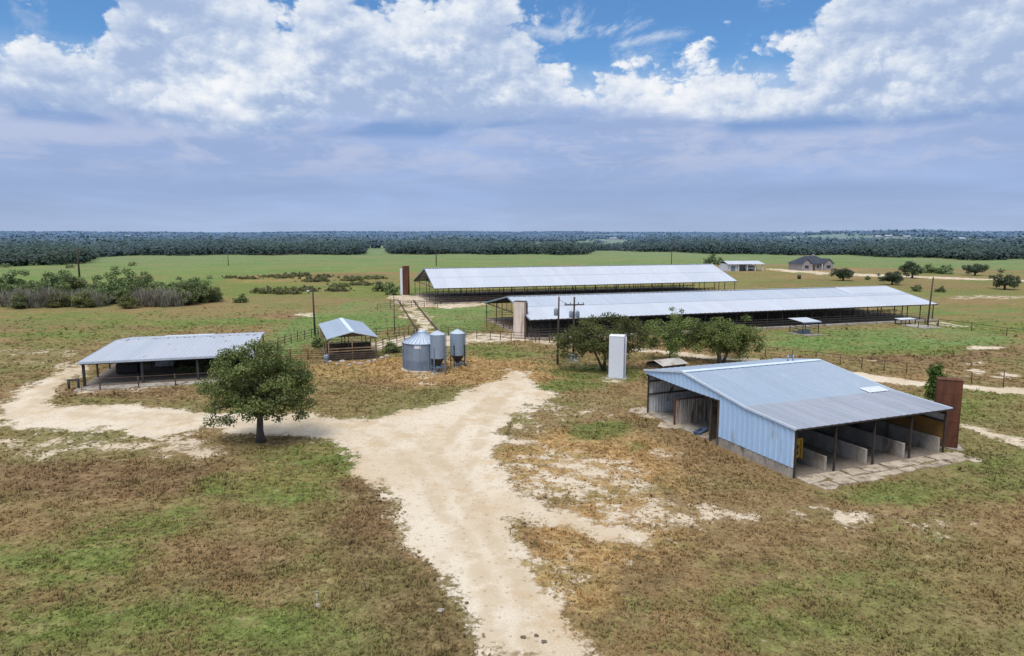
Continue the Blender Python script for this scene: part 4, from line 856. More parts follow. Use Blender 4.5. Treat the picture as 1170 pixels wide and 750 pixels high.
# grey electrical cabinet below the left shade tree
q = G(655, 417); t = thing('meter_rack', 'pale grey meter rack under the left shade tree', 'cabinet', q)
for u in (-.55, 0, .55): MB().bar((u, 0, 0), (u, 0, 1.25), .09, .09).build('post', 'galv_roof', t)
MB().box(-.62, -.16, .55, -.08, .1, 1.35, 0, .03).build('meter_box', 'galv_roof', t); MB().box(.1, -.16, .45, .6, .1, 1.2, 0, .03).build('breaker_box', 'lamp', t); MB().bar((-.7, .12, 1.05), (.7, .12, 1.05), .06, .1).build('rail', 'galv', t)

# ================================================================== fences
def fence(pts, label, h=1.3, step=3.0, rails=(.45, .85, 1.25), mat='pipe', pr=.06, rr_=.035, cat='fence', name='pipe_fence', tall=(), thin=False):
    pts = [Vector((*p, 0)) for p in pts]; o_ = pts[0]
    t = thing(name, label, cat, (o_.x, o_.y, 0)); loc = [p-o_ for p in pts]
    spots = []
    for a, b in zip(loc, loc[1:]):
        k = max(1, round((b-a).length/step))
        spots += [a.lerp(b, i/k) for i in range(k)]
    spots.append(loc[-1]); rnd = random.Random(len(label))
    p0 = None
    for i, s in enumerate(spots[:100]):
        if p0 is None: p0 = MB().tube([(0, 0, -.2), (0, 0, h+.06)], pr, 8).build('post', mat, t); p0.location = s
        else:
            p = kid(p0, t, s); p.scale = (1, 1, rnd.uniform(.94, 1.06)*(1.45 if i in tall else 1)); p.rotation_euler = (rnd.uniform(-.03, .03), rnd.uniform(-.03, .03), 0)
    for z in rails: MB().tube([p+Vector((0, 0, z)) for p in spots], rr_ if z == rails[-1] or not thin else .016, 6).build('rail', mat, t)
    return t
fence([G(*p) for p in ((845, 404), (905, 411), (960, 417), (1010, 424), (1062, 430), (1110, 438), (1185, 449))], 'long post and rail fence between the white track and the brown lot on the right', 1.25, 3.0, tall=(10, 11), thin=True, rr_=.025, pr=.05)
fence([G(*p) for p in ((1072, 373), (1110, 378), (1150, 384), (1190, 388))], 'far pipe fence running out to the right edge past the nearer long barn', 1.3, 5, thin=True)
fence([G(*p) for p in ((700, 392), (770, 399), (845, 404))], 'pipe fence seen through the gaps under the shade trees', 1.25, 3)
fence([toW(S1['o'], S1['th'], u, v) for u, v in ((2.4, -2.1), (6, -2.1), (16.5, -2.1))], 'low pipe fence along the front slab of the equipment shed', 1.25, 3.2, (.5, 1.2))
fence([G(79, 445), G(90, 444)], 'short dark hitching rack at the near left post of the equipment shed', 1.0, .9, (.95,), 'dark_metal', .12, .1, 'rack', 'hitching_rack')
fence([G(*p) for p in ((316, 412), (332, 411), (372, 411))], 'rusty pipe gate between the big tree and the pen shelter', 1.25, 2.5, (.25, .5, .75, 1.0, 1.25), 'rust', .07, .04, 'gate', 'pipe_gate')
fence([G(*p) for p in ((316, 412), (318, 397), (340, 390), (364, 384))], 'old pen fence running back to the wooden pole behind the gate', 1.4, 2.2, (.4, .8, 1.2))
fence([G(*p) for p in ((430, 402), (445, 397), (470, 391), (478, 383))], 'pen fence from the pen shelter up to the concrete lane', 1.5, 2.0, (.35, .7, 1.05, 1.4))
fence([G(*p) for p in ((405, 388), (430, 386), (456, 384), (478, 382))], 'rear pen fence beside the slim dark post', 1.5, 2.2, (.5, .95, 1.4))
fence([G(*p) for p in ((504, 382), (530, 386), (560, 388), (584, 390), (616, 392))], 'pen fence from the concrete lane to the cream tower', 1.4, 2.0, (.5, .95, 1.35))
fence([G(*p) for p in ((556, 374), (575, 375), (590, 378))], 'rusty rail fence under the left gable of the nearer long barn', 1.3, 2.0, (.4, .8, 1.2), 'rust')
fence([G(*p) for p in ((612, 391), (660, 394), (700, 396))], 'fence along the front of the nearer long barn beside the poles', 1.3, 2.5, (.4, .8, 1.2))
fence([toW(B2['o'], B2['th'], u, v) for u, v in ((-14, -9), (-2, -1.5), (20, -1.5), (60, -1.5), (81, -1.5))], 'pipe fence along the near side of the farther long barn', 1.3, 3.2, (.45, .85, 1.25))
fence([G(*p) for p in ((446, 349), (458, 350), (470, 350.5), (500, 352))], 'rails across the head of the concrete lane', 1.3, 3, (.5, .9, 1.25))
for pts, lb in ((((455, 344), (466, 362), (479, 382)), 'dark low wall on the left side of the concrete lane'), (((472, 344), (486, 362), (503, 382)), 'dark low wall on the right side of the concrete lane')):
    mb = MB(); g = [G(*p) for p in pts]
    for a_, b_ in zip(g, g[1:]): mb.bar((*a_, .15), (*b_, .15), .14, .45)
    tag(mb.build('lane_wall', 'dark_wood'), lb, 'wall')

# ================================================================== stones and small leftovers
SP = [(377, 414.5, .30), (385, 417, .26), (391, 414, .34), (399, 418, .3), (405, 415, .26), (412, 416.5, .34), (421, 414, .3), (428, 413, .34), (436, 410, .36), (442, 408, .36), (447, 403, .4)]
for i, (x, y, r) in enumerate(SP):
    q = G(x, y); tag(MB().rock((q[0], q[1], 0), r, .5, i).build('rubble_stone', 'stone'), f'{ORD[i]} pale rubble stone from the left in the line before the pen shelter', 'stone', 'rubble stones before the pen shelter')
for i, (x, y, r, lb) in enumerate(((598, 729, .10, 'left one of three small dark stones low on the dirt road'), (613, 727, .09, 'middle one of three small dark stones low on the dirt road'), (622, 734, .11, 'right one of three small dark stones low on the dirt road'), (504, 699, .16, 'pale stone in the dark weeds left of the dirt road'), (533, 690, .11, 'small dark stone on the left edge of the dirt road'))):
    q = G(x, y); tag(MB().rock((q[0], q[1], 0), r, .5, 40+i).build('stone', 'stone' if 'pale' in lb else 'darkstone'), lb, 'stone', 'stones on the dirt road')
q = G(362, 692); t = thing('marker_stake', 'short weathered white stake standing in the grass at the bottom left', 'stake', q)
MB().tube([(0, 0, -.1), (.03, 0, .62)], [.035, .03], 8).build('stake', 'concrete', t); MB().tube([(.03, 0, .60), (.03, 0, .66)], .04, 8).build('cap', 'can', t); MB().rock((.08, -.1, 0), .16, .5, 3).build('footing', 'stone', t)
q = G(913, 319); t = thing('oil_drum', 'black drum standing alone in the brown field below the far house', 'drum', q); MB().lathe([(0, 0), (.6, 0), (.64, .8), (.6, 1.45), (0, 1.5)], 16).build('drum_body', 'dark_metal', t); MB().lathe([(.64, .75), (.68, .8), (.64, .85)], 16).build('hoop', 'steel', t)
t = thing('rail_post', 'stout square fence post rising above the fence by the rust tower', 'post', G(1063, 437)); MB().box(-.12, -.12, -.2, .12, .12, 1.9, 0, .02).build('post', 'dark_wood', t); MB().box(-.15, -.15, 1.9, .15, .15, 1.96).build('post_cap', 'steel', t)

# ================================================================== trees
def leaf_mat(name, dark, light, trans=.3, haze=False, dry=None):
    m, n, b, out = base_mat(name)
    tone = n.attr('tone'); rnd = n.new('ShaderNodeObjectInfo').outputs['Random']
    col = n.mix(tone, dark, light)
    hs = n.new('ShaderNodeHueSaturation'); n.put(hs.inputs['Color'], col)
    n.put(hs.inputs['Hue'], n.lin(rnd, 0, 1, .485, .515)); n.put(hs.inputs['Value'], n.lin(rnd, 0, 1, .8, 1.25)); col = hs.outputs[0]
    pos = n.new('ShaderNodeNewGeometry').outputs['Position']
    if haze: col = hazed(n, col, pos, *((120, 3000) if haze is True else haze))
    n.put(b.inputs['Base Color'], col); b.inputs['Roughness'].default_value = .55; b.inputs['Specular IOR Level'].default_value = .25
    tr = n.new('ShaderNodeBsdfTranslucent'); n.put(tr.inputs[0], n.mix(1.0, col, (1.1, 1.2, .6), 'MULTIPLY')); mx = n.new('ShaderNodeMixShader'); mx.inputs[0].default_value = trans
    m.node_tree.links.new(b.outputs[0], mx.inputs[1]); m.node_tree.links.new(tr.outputs[0], mx.inputs[2]); m.node_tree.links.new(mx.outputs[0], out.inputs[0])
    M[name] = m; return m
leaf_mat('oak_leaf', (.060, .078, .026), (.235, .258, .090))
leaf_mat('elm_leaf', (.078, .112, .034), (.28, .335, .104))
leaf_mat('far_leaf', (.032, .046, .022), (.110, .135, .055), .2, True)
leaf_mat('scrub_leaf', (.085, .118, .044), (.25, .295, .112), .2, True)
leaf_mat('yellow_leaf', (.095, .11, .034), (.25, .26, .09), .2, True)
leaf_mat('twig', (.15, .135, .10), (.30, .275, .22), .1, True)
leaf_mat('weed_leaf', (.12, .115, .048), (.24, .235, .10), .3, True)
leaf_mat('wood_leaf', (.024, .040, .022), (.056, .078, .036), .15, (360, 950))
_m = M['wood_leaf']; _n = N(_m.node_tree); _b = [q for q in _m.node_tree.nodes if q.type == 'BSDF_PRINCIPLED'][0]
_n.put(_b.inputs['Normal'], _n.vm('NORMALIZE', _n.vm('ADD', _n.scale(_n.new('ShaderNodeNewGeometry').outputs['Normal'], (.3, .3, .3)), (0, -.1, .7))))
leaf_mat('vine_leaf', (.05, .10, .015), (.13, .22, .035))
M['bark'] = pmat('bark', (.12, .10, .085), (.07, .058, .048), 2.5, .95, 0, (5, 5, .8), bump=.6)
M['pale_bark'] = pmat('pale_bark', (.26, .235, .21), (.13, .11, .095), 2.0, .95, 0, (5, 5, .8), bump=.6)

def leaves(rng, clumps, per, size, upbias=.5, aspect=.55, vert=False):
    """clumps: list of (x,y,z,r) -> diamond leaves gathered around every clump"""
    cl = np.array(clumps); k = len(cl); n = np.maximum((per*(cl[:, 3]/cl[:, 3].mean())**2).astype(int), 4)
    ci = np.repeat(np.arange(k), n); T = len(ci)
    d = rng.normal(size=(T, 3)); d /= np.linalg.norm(d, axis=1)[:, None]
    rad = (rng.rand(T)**.45)*cl[ci, 3]
    c = cl[ci, :3]+d*rad[:, None]*np.array([1.1, 1.1, .72])
    nrm = d*.6+rng.normal(size=(T, 3))*.7+np.array([0, 0, upbias]); nrm /= np.linalg.norm(nrm, axis=1)[:, None]
    a = np.cross(nrm, rng.normal(size=(T, 3))); 
    if vert: a = np.stack([rng.normal(size=T)*.28, rng.normal(size=T)*.28, np.ones(T)], 1)
    a /= np.linalg.norm(a, axis=1)[:, None]; b = np.cross(nrm, a); b /= np.linalg.norm(b, axis=1)[:, None]+1e-9
    s = size*rng.uniform(.6, 1.35, T)[:, None]
    V = np.stack([c-a*s*.6, c-b*s*aspect*.6, c+a*s*.6, c+b*s*aspect*.6], 1).reshape(-1, 3)
    ct = rng.rand(k)*.75
    tone = np.clip(ct[ci]*.6+rng.rand(T)*.4+.12*(rad/cl[ci, 3]-.6), 0, 1)
    return V, np.repeat(tone, 4)
def clump_field(rng, W, D_, z0, z1, n, rmin, rmax, lob=.35, flat=1.0, hollow=.45, skew=(0, 0)):
    out = []; zc = z0+(z1-z0)*.42; ph = rng.rand(6)*6.28
    while len(out) < n:
        d = rng.normal(size=3); d /= np.linalg.norm(d)
        az = math.atan2(d[1], d[0]); lo = 1+lob*(.5*math.sin(3*az+ph[0]+2*d[2])+.35*math.sin(5*az+ph[1])+.3*math.sin(4*d[2]*3+ph[2]+az))-lob*.35
        rr = lo*(hollow+(1-hollow)*rng.rand()**.6)
        x = d[0]*rr*W/2; y = d[1]*rr*D_/2; z = zc+d[2]*rr*((z1-zc) if d[2] > 0 else (zc-z0)*flat)
        r = rng.uniform(rmin, rmax)
        out.append((x+skew[0]*(z-z0), y+skew[1]*(z-z0), z-r*.4, r))
    return out
def limb_mb(rng, clumps, z0, trunk, fork, r0, nl, bend=.25):
    mb = MB()
    mb.tube(trunk, [r0*(1.35 if i == 0 else 1.0-.35*i/(len(trunk)-1)) for i in range(len(trunk))], 12)
    sel = sorted(clumps, key=lambda c: -c[3]*rng.rand())[:nl]
    top = Vector(trunk[-1])
    for c in sel:
        e = Vector(c[:3]); s = Vector(trunk[-1 if rng.rand() < .7 or len(trunk) < 3 else -2]); m1 = s.lerp(e, .4)+Vector((rng.normal()*bend, rng.normal()*bend, .22*(e-s).length*rng.uniform(.2, 1))); m2 = s.lerp(e, .72)+Vector((rng.normal()*bend, rng.normal()*bend, .1*(e-s).length))
        rb = r0*rng.uniform(.32, .55)
        mb.tube([s, m1, m2, e], [rb, rb*.62, rb*.36, rb*.12], 7)
        for _ in range(2):
            f = m2+Vector((rng.normal()*.6, rng.normal()*.6, rng.uniform(.1, .8))); mb.tube([m1.lerp(m2, rng.uniform(.3, .9)), f], [rb*.3, rb*.08], 5)
    return mb
def tree(name, label, cat, loc, seed, W, D_, z0, z1, trunk, r0, ncl, per, leaf, lmat, bmat, rr=(.55, 1.0), nl=16, group=None, lob=.35, flat=1.0, extra=(), hollow=.45, skew=(0, 0), gaps=None):
    rng = np.random.RandomState(seed)
    t = thing(name, label, cat, loc, 0, group)
    cl = clump_field(rng, W, D_, z0, z1, ncl, *rr, lob=lob, flat=flat, hollow=hollow, skew=skew)+list(extra)
    if gaps: cl = [c for c in cl if not any((c[0]-g[0])**2+(c[2]-g[1])**2 < g[2]**2 for g in gaps)]
    limb_mb(rng, cl, z0, trunk, None, r0, nl).build('trunk', bmat, t)
    V, tone = leaves(rng, cl, per, leaf)
    me = np_mesh('crown', V, np.arange(len(V)).reshape(-1, 4), M[lmat]); set_attr(me, 'tone', tone)
    c = bpy.data.objects.new('crown', me); C.objects.link(c); c.parent = t
    return t
# the big tree beside the road
tree('hackberry_tree', 'big round leafy tree with one stout trunk beside the dirt road', 'tree', G(298, 505), 5, 8.2, 7.8, 1.95, 8.2, [(0, 0, -.1), (-.03, .02, .9), (.02, .05, 1.9), (-.05, .05, 2.7)], .30, 165, 145, .17, 'oak_leaf', 'bark', (.42, .82), 34, lob=.24, flat=.92, hollow=.30,
     extra=[(-3.5, -.4, 1.75, .7), (-3.0, .8, 1.5, .55), (-3.75, .2, 2.5, .7), (-2.4, -.8, 1.9, .6), (3.3, -.2, 2.3, .65), (3.7, .3, 3.0, .7), (2.9, .6, 1.9, .55), (1.9, -1.2, 2.2, .5), (-1.6, -1.4, 2.0, .5), (-2.6, 0, 6.2, .9), (-1.7, .5, 6.9, .9), (-3.1, .4, 5.3, .9), (2.5, .2, 6.2, .9), (1.6, -.3, 7.0, .9), (3.2, .2, 5.2, .9), (0, .3, 7.5, .9), (-3.5, -.3, 4.2, .9), (3.6, 0, 4.2, .85), (-.9, -.8, 7.2, .8), (.9, .6, 7.4, .8)])
# three shade trees behind the white tower
tree('oak_tree', 'left shade tree with two thin dark trunks behind the white tower', 'tree', G(690, 424), 21, 10.2, 6.5, 2.0, 6.5, [(0, 0, -.1), (.1, .1, 1.2), (.15, .2, 2.6)], .20, 85, 180, .195, 'oak_leaf', 'bark', (.55, 1.0), 22, lob=.4, flat=.9,
     extra=[(-4.9, 0, 2.2, 1.0), (-4.6, .5, 3.2, 1.0), (-4.2, .2, 4.3, 1.0), (-3.4, -.2, 4.9, 1.0), (-3.7, .3, 3.5, 1.0), (-2.8, 0, 2.8, .9), (-1.2, .2, 6.1, .9), (.4, 0, 6.4, .9), (3.2, .3, 5.2, .9), (4.2, -.2, 4.4, .9), (-5.0, -.3, 3.9, .8), (-4.3, -.4, 1.7, .7), (-3.2, -.5, 2.0, .8), (4.5, 0, 3.4, .8), (3.4, 0, 2.8, .8), (1.2, 0, 6.5, .6), (2.2, .3, 6.3, .5), (-2.3, 0, 5.6, .7)])
mb = MB(); mb.tube([(-.05, -.1, -.1), (-.8, -.2, 1.6), (-1.5, -.1, 3.0)], [.16, .12, .08], 8)
tt_ = [o for o in C.objects if o.name.startswith('oak_tree')][0]; mb.build('side_trunk', 'bark', tt_)
tree('elm_tree', 'middle shade tree, slender and yellowish green', 'tree', G(766, 414), 33, 8.0, 6.0, 1.5, 6.5, [(0, 0, -.1), (-.05, 0, 1.0), (.1, .1, 2.2)], .22, 62, 150, .19, 'elm_leaf', 'bark', (.5, .95), 20, lob=.5, hollow=.35, gaps=[(1.6, 3.4, .9)], extra=[(0, 0, 6.7, .45), (1.2, 0, 6.5, .4), (-2.6, 0, 4.9, .8), (-3.2, 0, 4.2, .7)])
tree('elm_tree', 'right shade tree with pale trunks and a broad crown behind the blue barn', 'tree', G(826, 415), 44, 9.6, 7.0, 1.6, 6.1, [(-.4, 0, -.1), (-.55, 0, 1.2), (-.9, .1, 2.8)], .26, 85, 180, .195, 'elm_leaf', 'pale_bark', (.6, 1.05), 20, lob=.35, extra=[(4.4, 0, 3.2, .9), (4.6, .2, 2.3, .8), (3.9, 0, 4.2, .9), (-3.6, 0, 5.2, .8), (4.2, 0, 1.7, .6)])
tt_ = [o for o in C.objects if o.name.startswith('elm_tree')][-1]; mb = MB(); mb.tube([(0, .1, -.1), (.5, .1, 1.3), (1.4, 0, 2.9), (2.4, 0, 4.0)], [.24, .18, .13, .07], 8).tube([(.5, .1, 1.3), (.2, 0, 2.6), (-.1, 0, 4.0)], [.14, .1, .05], 7); mb.build('side_trunk', 'pale_bark', tt_)
# vine on the rust tower
rng = np.random.RandomState(9); q = toW(BL['o'], TH, L+.45, 1.2); q = G(1063, 505); t = thing('climbing_vine', 'bright green leafy vine on the left shoulder of the rust tower', 'vine', (q[0]+.55, q[1]+1.0, 0))
cl = [(-.05+.25*rng.normal(), .2*rng.normal(), z, .40) for z in np.linspace(3.3, 5.7, 12)]+[(.2, 0, 5.0, .5), (-.25, 0, 4.2, .45), (-.1, 0, 5.4, .5), (.1, 0, 4.6, .5)]
V, tone = leaves(rng, cl, 110, .17); me = np_mesh('foliage', V, np.arange(len(V)).reshape(-1, 4), M['vine_leaf']); set_attr(me, 'tone', tone); c = bpy.data.objects.new('foliage', me); C.objects.link(c); c.parent = t
MB().tube([(.1, 0, 0), (.05, .05, 1.5), (.15, 0, 3.0), (.0, 0, 5.2)], [.05, .04, .03, .015], 7).tube([(.1, 0, .2), (.3, .05, 2.0), (.1, .1, 4.2)], [.03, .025, .012], 6).build('stem', 'bark', t)

# prototypes for the middle distance
fo = [tree('far_oak', 'x', 'tree', (0, 0, 0), 61+k, 9.5, 8.5, 1.3, 5.8, [(0, 0, -.2), (.1, 0, .9), (.2-.2*k, 0, 2.0)], .32, 36, 110, .36, 'far_leaf', 'bark', (.7, 1.25), 9, 'oaks beyond the long barns', lob=.55, hollow=.4) for k in range(3)]
OK_ = [(963, 321, 1.0, 0, 'dark oak standing right beside the far house'), (1019, 325.5, .92, 1, 'thin crowned oak right of the far house with a bare lower trunk'), (1042, 318, 1.08, 2, 'broad dark oak behind the thin crowned oak'), (1114, 315, 1.05, 0, 'lone compact oak at the edge of the green field on the right'), (1148, 331, .95, 1, 'nearest oak of the right hand field close to the right edge')]
first = set()
for x, y, s, k, lb in OK_:
    if k not in first: first.add(k); o = fo[k]; o.location = (*G(x, y), 0); o['label'] = lb; o.scale = (s,)*3
    else: o = dup(fo[k], G(x, y), 1.7, s, lb)
sb = [tree('scrub_tree', 'x', 'tree', (0, 0, 0), 81+k, 6.5, 5.5, .1, 6.5-k, [(0, 0, -.2), (.1, 0, .8), (0, 0, 1.8)], .14, 46, 120, .30, 'scrub_leaf' if k < 2 else 'yellow_leaf', 'bark', (.6, 1.1), 8, 'green scrub trees of the left thicket', lob=.35, hollow=.3) for k in range(3)]
GREEN = [(-8, 345, 1.1, 0), (14, 342, 1.25, 0), (86, 341, 1.15, 1), (96, 349, .8, 2), (113, 349.5, .7, 0), (160, 344, 1.05, 0), (176, 341, 1.0, 2), (184, 350, .6, 1), (206, 349, .85, 1), (24, 350, .7, 1), (33, 346, .95, 1), (47, 350, .85, 0), (60, 341, 1.2, 1), (76, 340, 1.25, 0), (71, 351, .75, 2), (104, 344, .95, 1), (121, 344, 1.1, 2), (130, 347, 1.15, 0), (150, 338, 1.2, 0), (166, 338, 1.05, 1), (146, 352.5, .68, 2), (188, 342, .95, 1), (201, 343, 1.1, 2), (213, 348, .9, 0), (221, 342, 1.15, 1), (234, 346, .9, 0), (246, 344, .65, 1)]
order = sorted(range(len(GREEN)), key=lambda i: GREEN[i][0]); rank = {i: r for r, i in enumerate(order)}; first = set(); rv_ = random.Random(3)
for i, (x, y, s, k) in enumerate(GREEN):
    y += 2.5 if i % 3 == 0 else 0
    lb = f'{ORD[rank[i]]} from the left of the green scrub trees in the left thicket, ' + ('dark green', 'mid green', 'low and yellowish')[k]
    if k not in first: first.add(k); o = sb[k]; o.location = (*G(x, y), 0); o['label'] = lb; o.scale = (s*1.05, s*1.0, s*1.1)
    else: dup(sb[k], G(x, y), rv_.uniform(0, 6), (s*1.25, s*1.1, s*rv_.uniform(1.0, 1.15)), lb)
# grey leafless brush
def bare(seed):
    rng = np.random.RandomState(seed); t = thing('bare_shrub', 'x', 'shrub', (0, 0, 0), 0, 'grey leafless shrubs of the left thicket')
    cl = [(rng.normal()*1.3, rng.normal()*1.0, rng.uniform(.5, 3.3), rng.uniform(.6, 1.0)) for _ in range(30)]
    V, tone = leaves(rng, cl, 17, 1.15, .0, .05, True); me = np_mesh('twig', V, np.arange(len(V)).reshape(-1, 4), M['twig']); set_attr(me, 'tone', tone); c = bpy.data.objects.new('twig', me); C.objects.link(c); c.parent = t
    mb = MB()
    for _ in range(14):
        a = rng.rand()*6.28; e = rng.uniform(.6, 1.9); h = rng.uniform(2.4, 4.4); mb.tube([(rng.normal()*.5, rng.normal()*.4, -.1), (e*.4*math.cos(a), e*.4*math.sin(a), h*.5), (e*math.cos(a), e*math.sin(a), h)], [.07, .05, .02], 5)
    mb.build('stem', 'pale_bark', t); return t
bp = [bare(5), bare(6)]
BARE = [(4, 351), (16, 352), (27, 350), (40, 352), (55, 351.5), (86, 350), (95, 350.5), (106, 351), (117, 350), (158, 350), (167, 351), (176, 350), (184, 351), (192, 350), (199, 350.5)]
for i, (x, y) in enumerate(BARE):
    lb = f'{ORD[i]} from the left of the grey leafless shrubs at the front of the left thicket'
    s = rv_.uniform(.85, 1.15)
    if i < 2: o = bp[i]; o.location = (*G(x, y), 0); o['label'] = lb
    else: dup(bp[i % 2], G(x, y), rv_.uniform(0, 6), (s, s, s*rv_.uniform(.85, 1.1)), lb)
# small round bushes standing on their own
bu = tree('round_bush', 'x', 'bush', (0, 0, 0), 95, 3.2, 3.0, .0, 2.4, [(0, 0, -.1), (.05, 0, .4), (0, 0, .8)], .08, 18, 55, .30, 'scrub_leaf', 'bark', (.4, .75), 5, None, lob=.4, hollow=.2)
BU = [(275, 346, 1.05, 1, 'lone round bush standing clear of the right end of the left thicket', None), (447, 337, 1.6, 1.1, 'large green bush against the distant rust and white tower', None), (436, 333, 1.5, 1, 'wide bush left of the bush at the distant tower', None), (1047, 333, 1.0, 1, 'left one of two small round bushes right of the nearer barn roof', 1), (1074, 334, .85, 1, 'right one of two small round bushes right of the nearer barn roof', 1), (991, 320, .75, 1, 'tiny bush between the far house oak and the thin crowned oak', None), (1006, 319, .6, .8, 'smallest bush just left of the thin crowned oak', None),
      (1062, 312, 2.2, .9, 'left part of the dull green hedge behind the oaks', 2), (1078, 313, 2.4, .8, 'right part of the dull green hedge behind the oaks', 2), (812, 302, 2.3, 1.2, 'left bush beside the far machine shed', 3), (822, 303, 1.9, 1.1, 'right bush touching the wall of the far machine shed', 3), (365, 397, .8, .9, 'weedy bush at the back left post of the pen shelter', None), (449, 403, .9, .9, 'dark weedy bush between the pen shelter and the grain bin', None), (424, 407, .6, .9, 'weedy bush at the right front post of the pen shelter', None), (600, 373, .9, .8, 'low bush in front of the cream tower pens', None), (232, 425, .9, .8, 'pale weedy bush at the front of the equipment shed by the big tree', None), (212, 427, .6, .9, 'small weed bush on the front slab of the equipment shed', None), (690, 398, .0, 1, '', None)][:-1]
for i, (x, y, s, f_, lb, g_) in enumerate(BU):
    g_ = {1: 'round bushes right of the nearer barn', 2: 'hedge behind the oaks', 3: 'bushes by the far machine shed'}.get(g_)
    if i == 0: o = bu; o.location = (*G(x, y), 0); o['label'] = lb; o.scale = (s, s, s*f_)
    else:
        o = dup(bu, G(x, y), i*1.3, (s, s, s*f_), lb)
        if g_: o['group'] = g_
# rough brush row between the pasture and the green field: low mounds
HB = [(262, 318), (285, 319), (305, 317), (322, 318), (340, 316), (358, 322), (372, 317), (386, 328), (400, 321), (414, 326), (425, 319), (350, 333), (330, 336), (312, 335), (388, 333)]
wp = tree('scrub_mound', 'first from the left of the low scrub mounds between thicket and distant tower', 'bush', (*G(*sorted(HB)[0]), 0), 99, 9.0, 5.0, .0, 1.1, [(0, 0, -.1), (.05, 0, .2), (0, 0, .4)], .05, 46, 40, .34, 'weed_leaf', 'bark', (.3, .6), 4, 'low scrub mounds', lob=.5, hollow=.1)
for i, (x, y) in list(enumerate(sorted(HB)))[1:]:
    s = rv_.uniform(.9, 1.4); o = dup(wp, G(x, y), rv_.uniform(-.3, .3)+PI*(i % 2), (s*1.2, s, s*rv_.uniform(.8, 1.6)), f'{ORD[i]} from the left of the low scrub mounds between thicket and distant tower')

# ------------------------------------------------------------------ far woodland: one mass
rng = np.random.RandomState(17)
bd = [(-300, 306), (0, 305), (60, 304), (100, 301), (112, 294), (160, 292.5), (400, 291.5), (418, 291), (560, 291), (640, 291.5), (672, 291), (678, 287.5), (700, 287), (760, 288.5), (800, 290), (870, 291.5), (960, 292), (1060, 295.5), (1110, 297.5), (1170, 297), (1500, 297)]
baz = np.array([math.atan2(*G(x, y)) for x, y in bd]); bds = np.array([math.hypot(*G(x, y)) for x, y in bd])
far_b = [(1000, 1500), (1012, 1500), (1033, 1480), (1096, 1250), (700, 1700), (738, 1650), (830, 1800), (846, 1850), (62, 1900), (150, 2600), (255, 3000)]
far_b = [((x-PW/2)/FPX*d, d) for x, d in far_b]
TX, TY, TS = [], [], []
d = 330.0
while d < 8200:
    sp = (5.2 if d < 640 else 7.0 if d < 1000 else 9.5)*(1 if d < 1200 else (d/1200)**.75)
    az = np.arange(-.86, .86, sp/d)+rng.rand(int(1.72/(sp/d))+2)[:len(np.arange(-.86, .86, sp/d))]*sp/d
    dd = d+rng.normal(size=len(az))*sp*.5
    x, y = dd*np.sin(az), dd*np.cos(az)
    mk = dd > np.interp(az, baz, bds)*(1+.02*np.sin(az*60))
    back = np.interp(az, baz, bds)+55+70*fbm(az*14, az*0, 21, 3)
    dens = fbm(x*.0042, y*.0042, 12, 4); mk &= (dd < back) | (dens > .50+.03*(d > 1500)) 
    for fx, fy in far_b: mk &= ~((np.abs(x-fx*(y/fy)) < 38) & (y > fy-260) & (y < fy+20))
    gl = G(430, 291); mk &= ~((np.abs(x-gl[0]*(y/gl[1])) < 9*(y/gl[1])) & (y < 760))
    TX.append(x[mk]); TY.append(y[mk]); TS.append(np.full(mk.sum(), sp)); d += sp*(.9 if d < 700 else 1.4 if d < 1500 else 2.2)
TX, TY, TS = map(np.concatenate, (TX, TY, TS)); nT = len(TX); TD = np.hypot(TX, TY)
H = np.clip(rng.normal(7.6, 1.7, nT), 4, 12)*(1+1.1*(fbm(TX*.013, TY*.013, 3, 3)-.5)); Wd = np.maximum(TS*.62, H*.42)*rng.uniform(.8, 1.25, nT)
K = np.where(TD < 700, 80, np.where(TD < 1200, 36, 16)); ti = np.repeat(np.arange(nT), K); T = len(ti)
dv = rng.normal(size=(T, 3)); dv /= np.linalg.norm(dv, axis=1)[:, None]; dv *= (.45+.55*rng.rand(T)**.5)[:, None]
c = np.stack([TX[ti]+dv[:, 0]*Wd[ti], TY[ti]+dv[:, 1]*Wd[ti], terrain(TX, TY)[ti]+H[ti]*.52+dv[:, 2]*H[ti]*.5], 1)
nrm = dv*.8+rng.normal(size=(T, 3))*.3+np.array([0, 0, .6]); nrm /= np.linalg.norm(nrm, axis=1)[:, None]
a = np.cross(nrm, rng.normal(size=(T, 3))); a /= np.linalg.norm(a, axis=1)[:, None]; b = np.cross(nrm, a)
s = (np.where(TD < 700, .72, np.where(TD < 1200, 1.5, 2.8))[ti]*(1+np.maximum(TD[ti]-2000, 0)/3500)*rng.uniform(.7, 1.4, T))[:, None]
V = np.stack([c-a*s, c-b*s*.7, c+a*s, c+b*s*.7], 1).reshape(-1, 3)
tone = np.clip((rng.rand(nT)*.55+.9*(fbm(TX*.01, TY*.01, 9, 3)-.4))[ti]+.3*rng.rand(T), 0, 1)
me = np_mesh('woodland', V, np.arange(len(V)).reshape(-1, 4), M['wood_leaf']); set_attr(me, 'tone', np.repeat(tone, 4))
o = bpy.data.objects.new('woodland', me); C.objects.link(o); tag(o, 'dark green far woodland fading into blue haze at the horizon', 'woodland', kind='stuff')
FL = ['far white building left of a pair in the right hand woods', 'far white building right of a pair in the right hand woods', 'far pale barn just right of the pair in the right hand woods', 'far pale building near the right edge beyond the woods', 'tiny white building far behind the left half of the farther roof', 'tiny white building far behind the middle of the farther roof', 'tiny pale house left of two behind the far machine shed', 'tiny pale house right of two behind the far machine shed', 'tiny pale building beyond the woods at the left edge', 'tiny pale building on the hills above the thicket', 'tiny pale building on the hills above the small field pole']
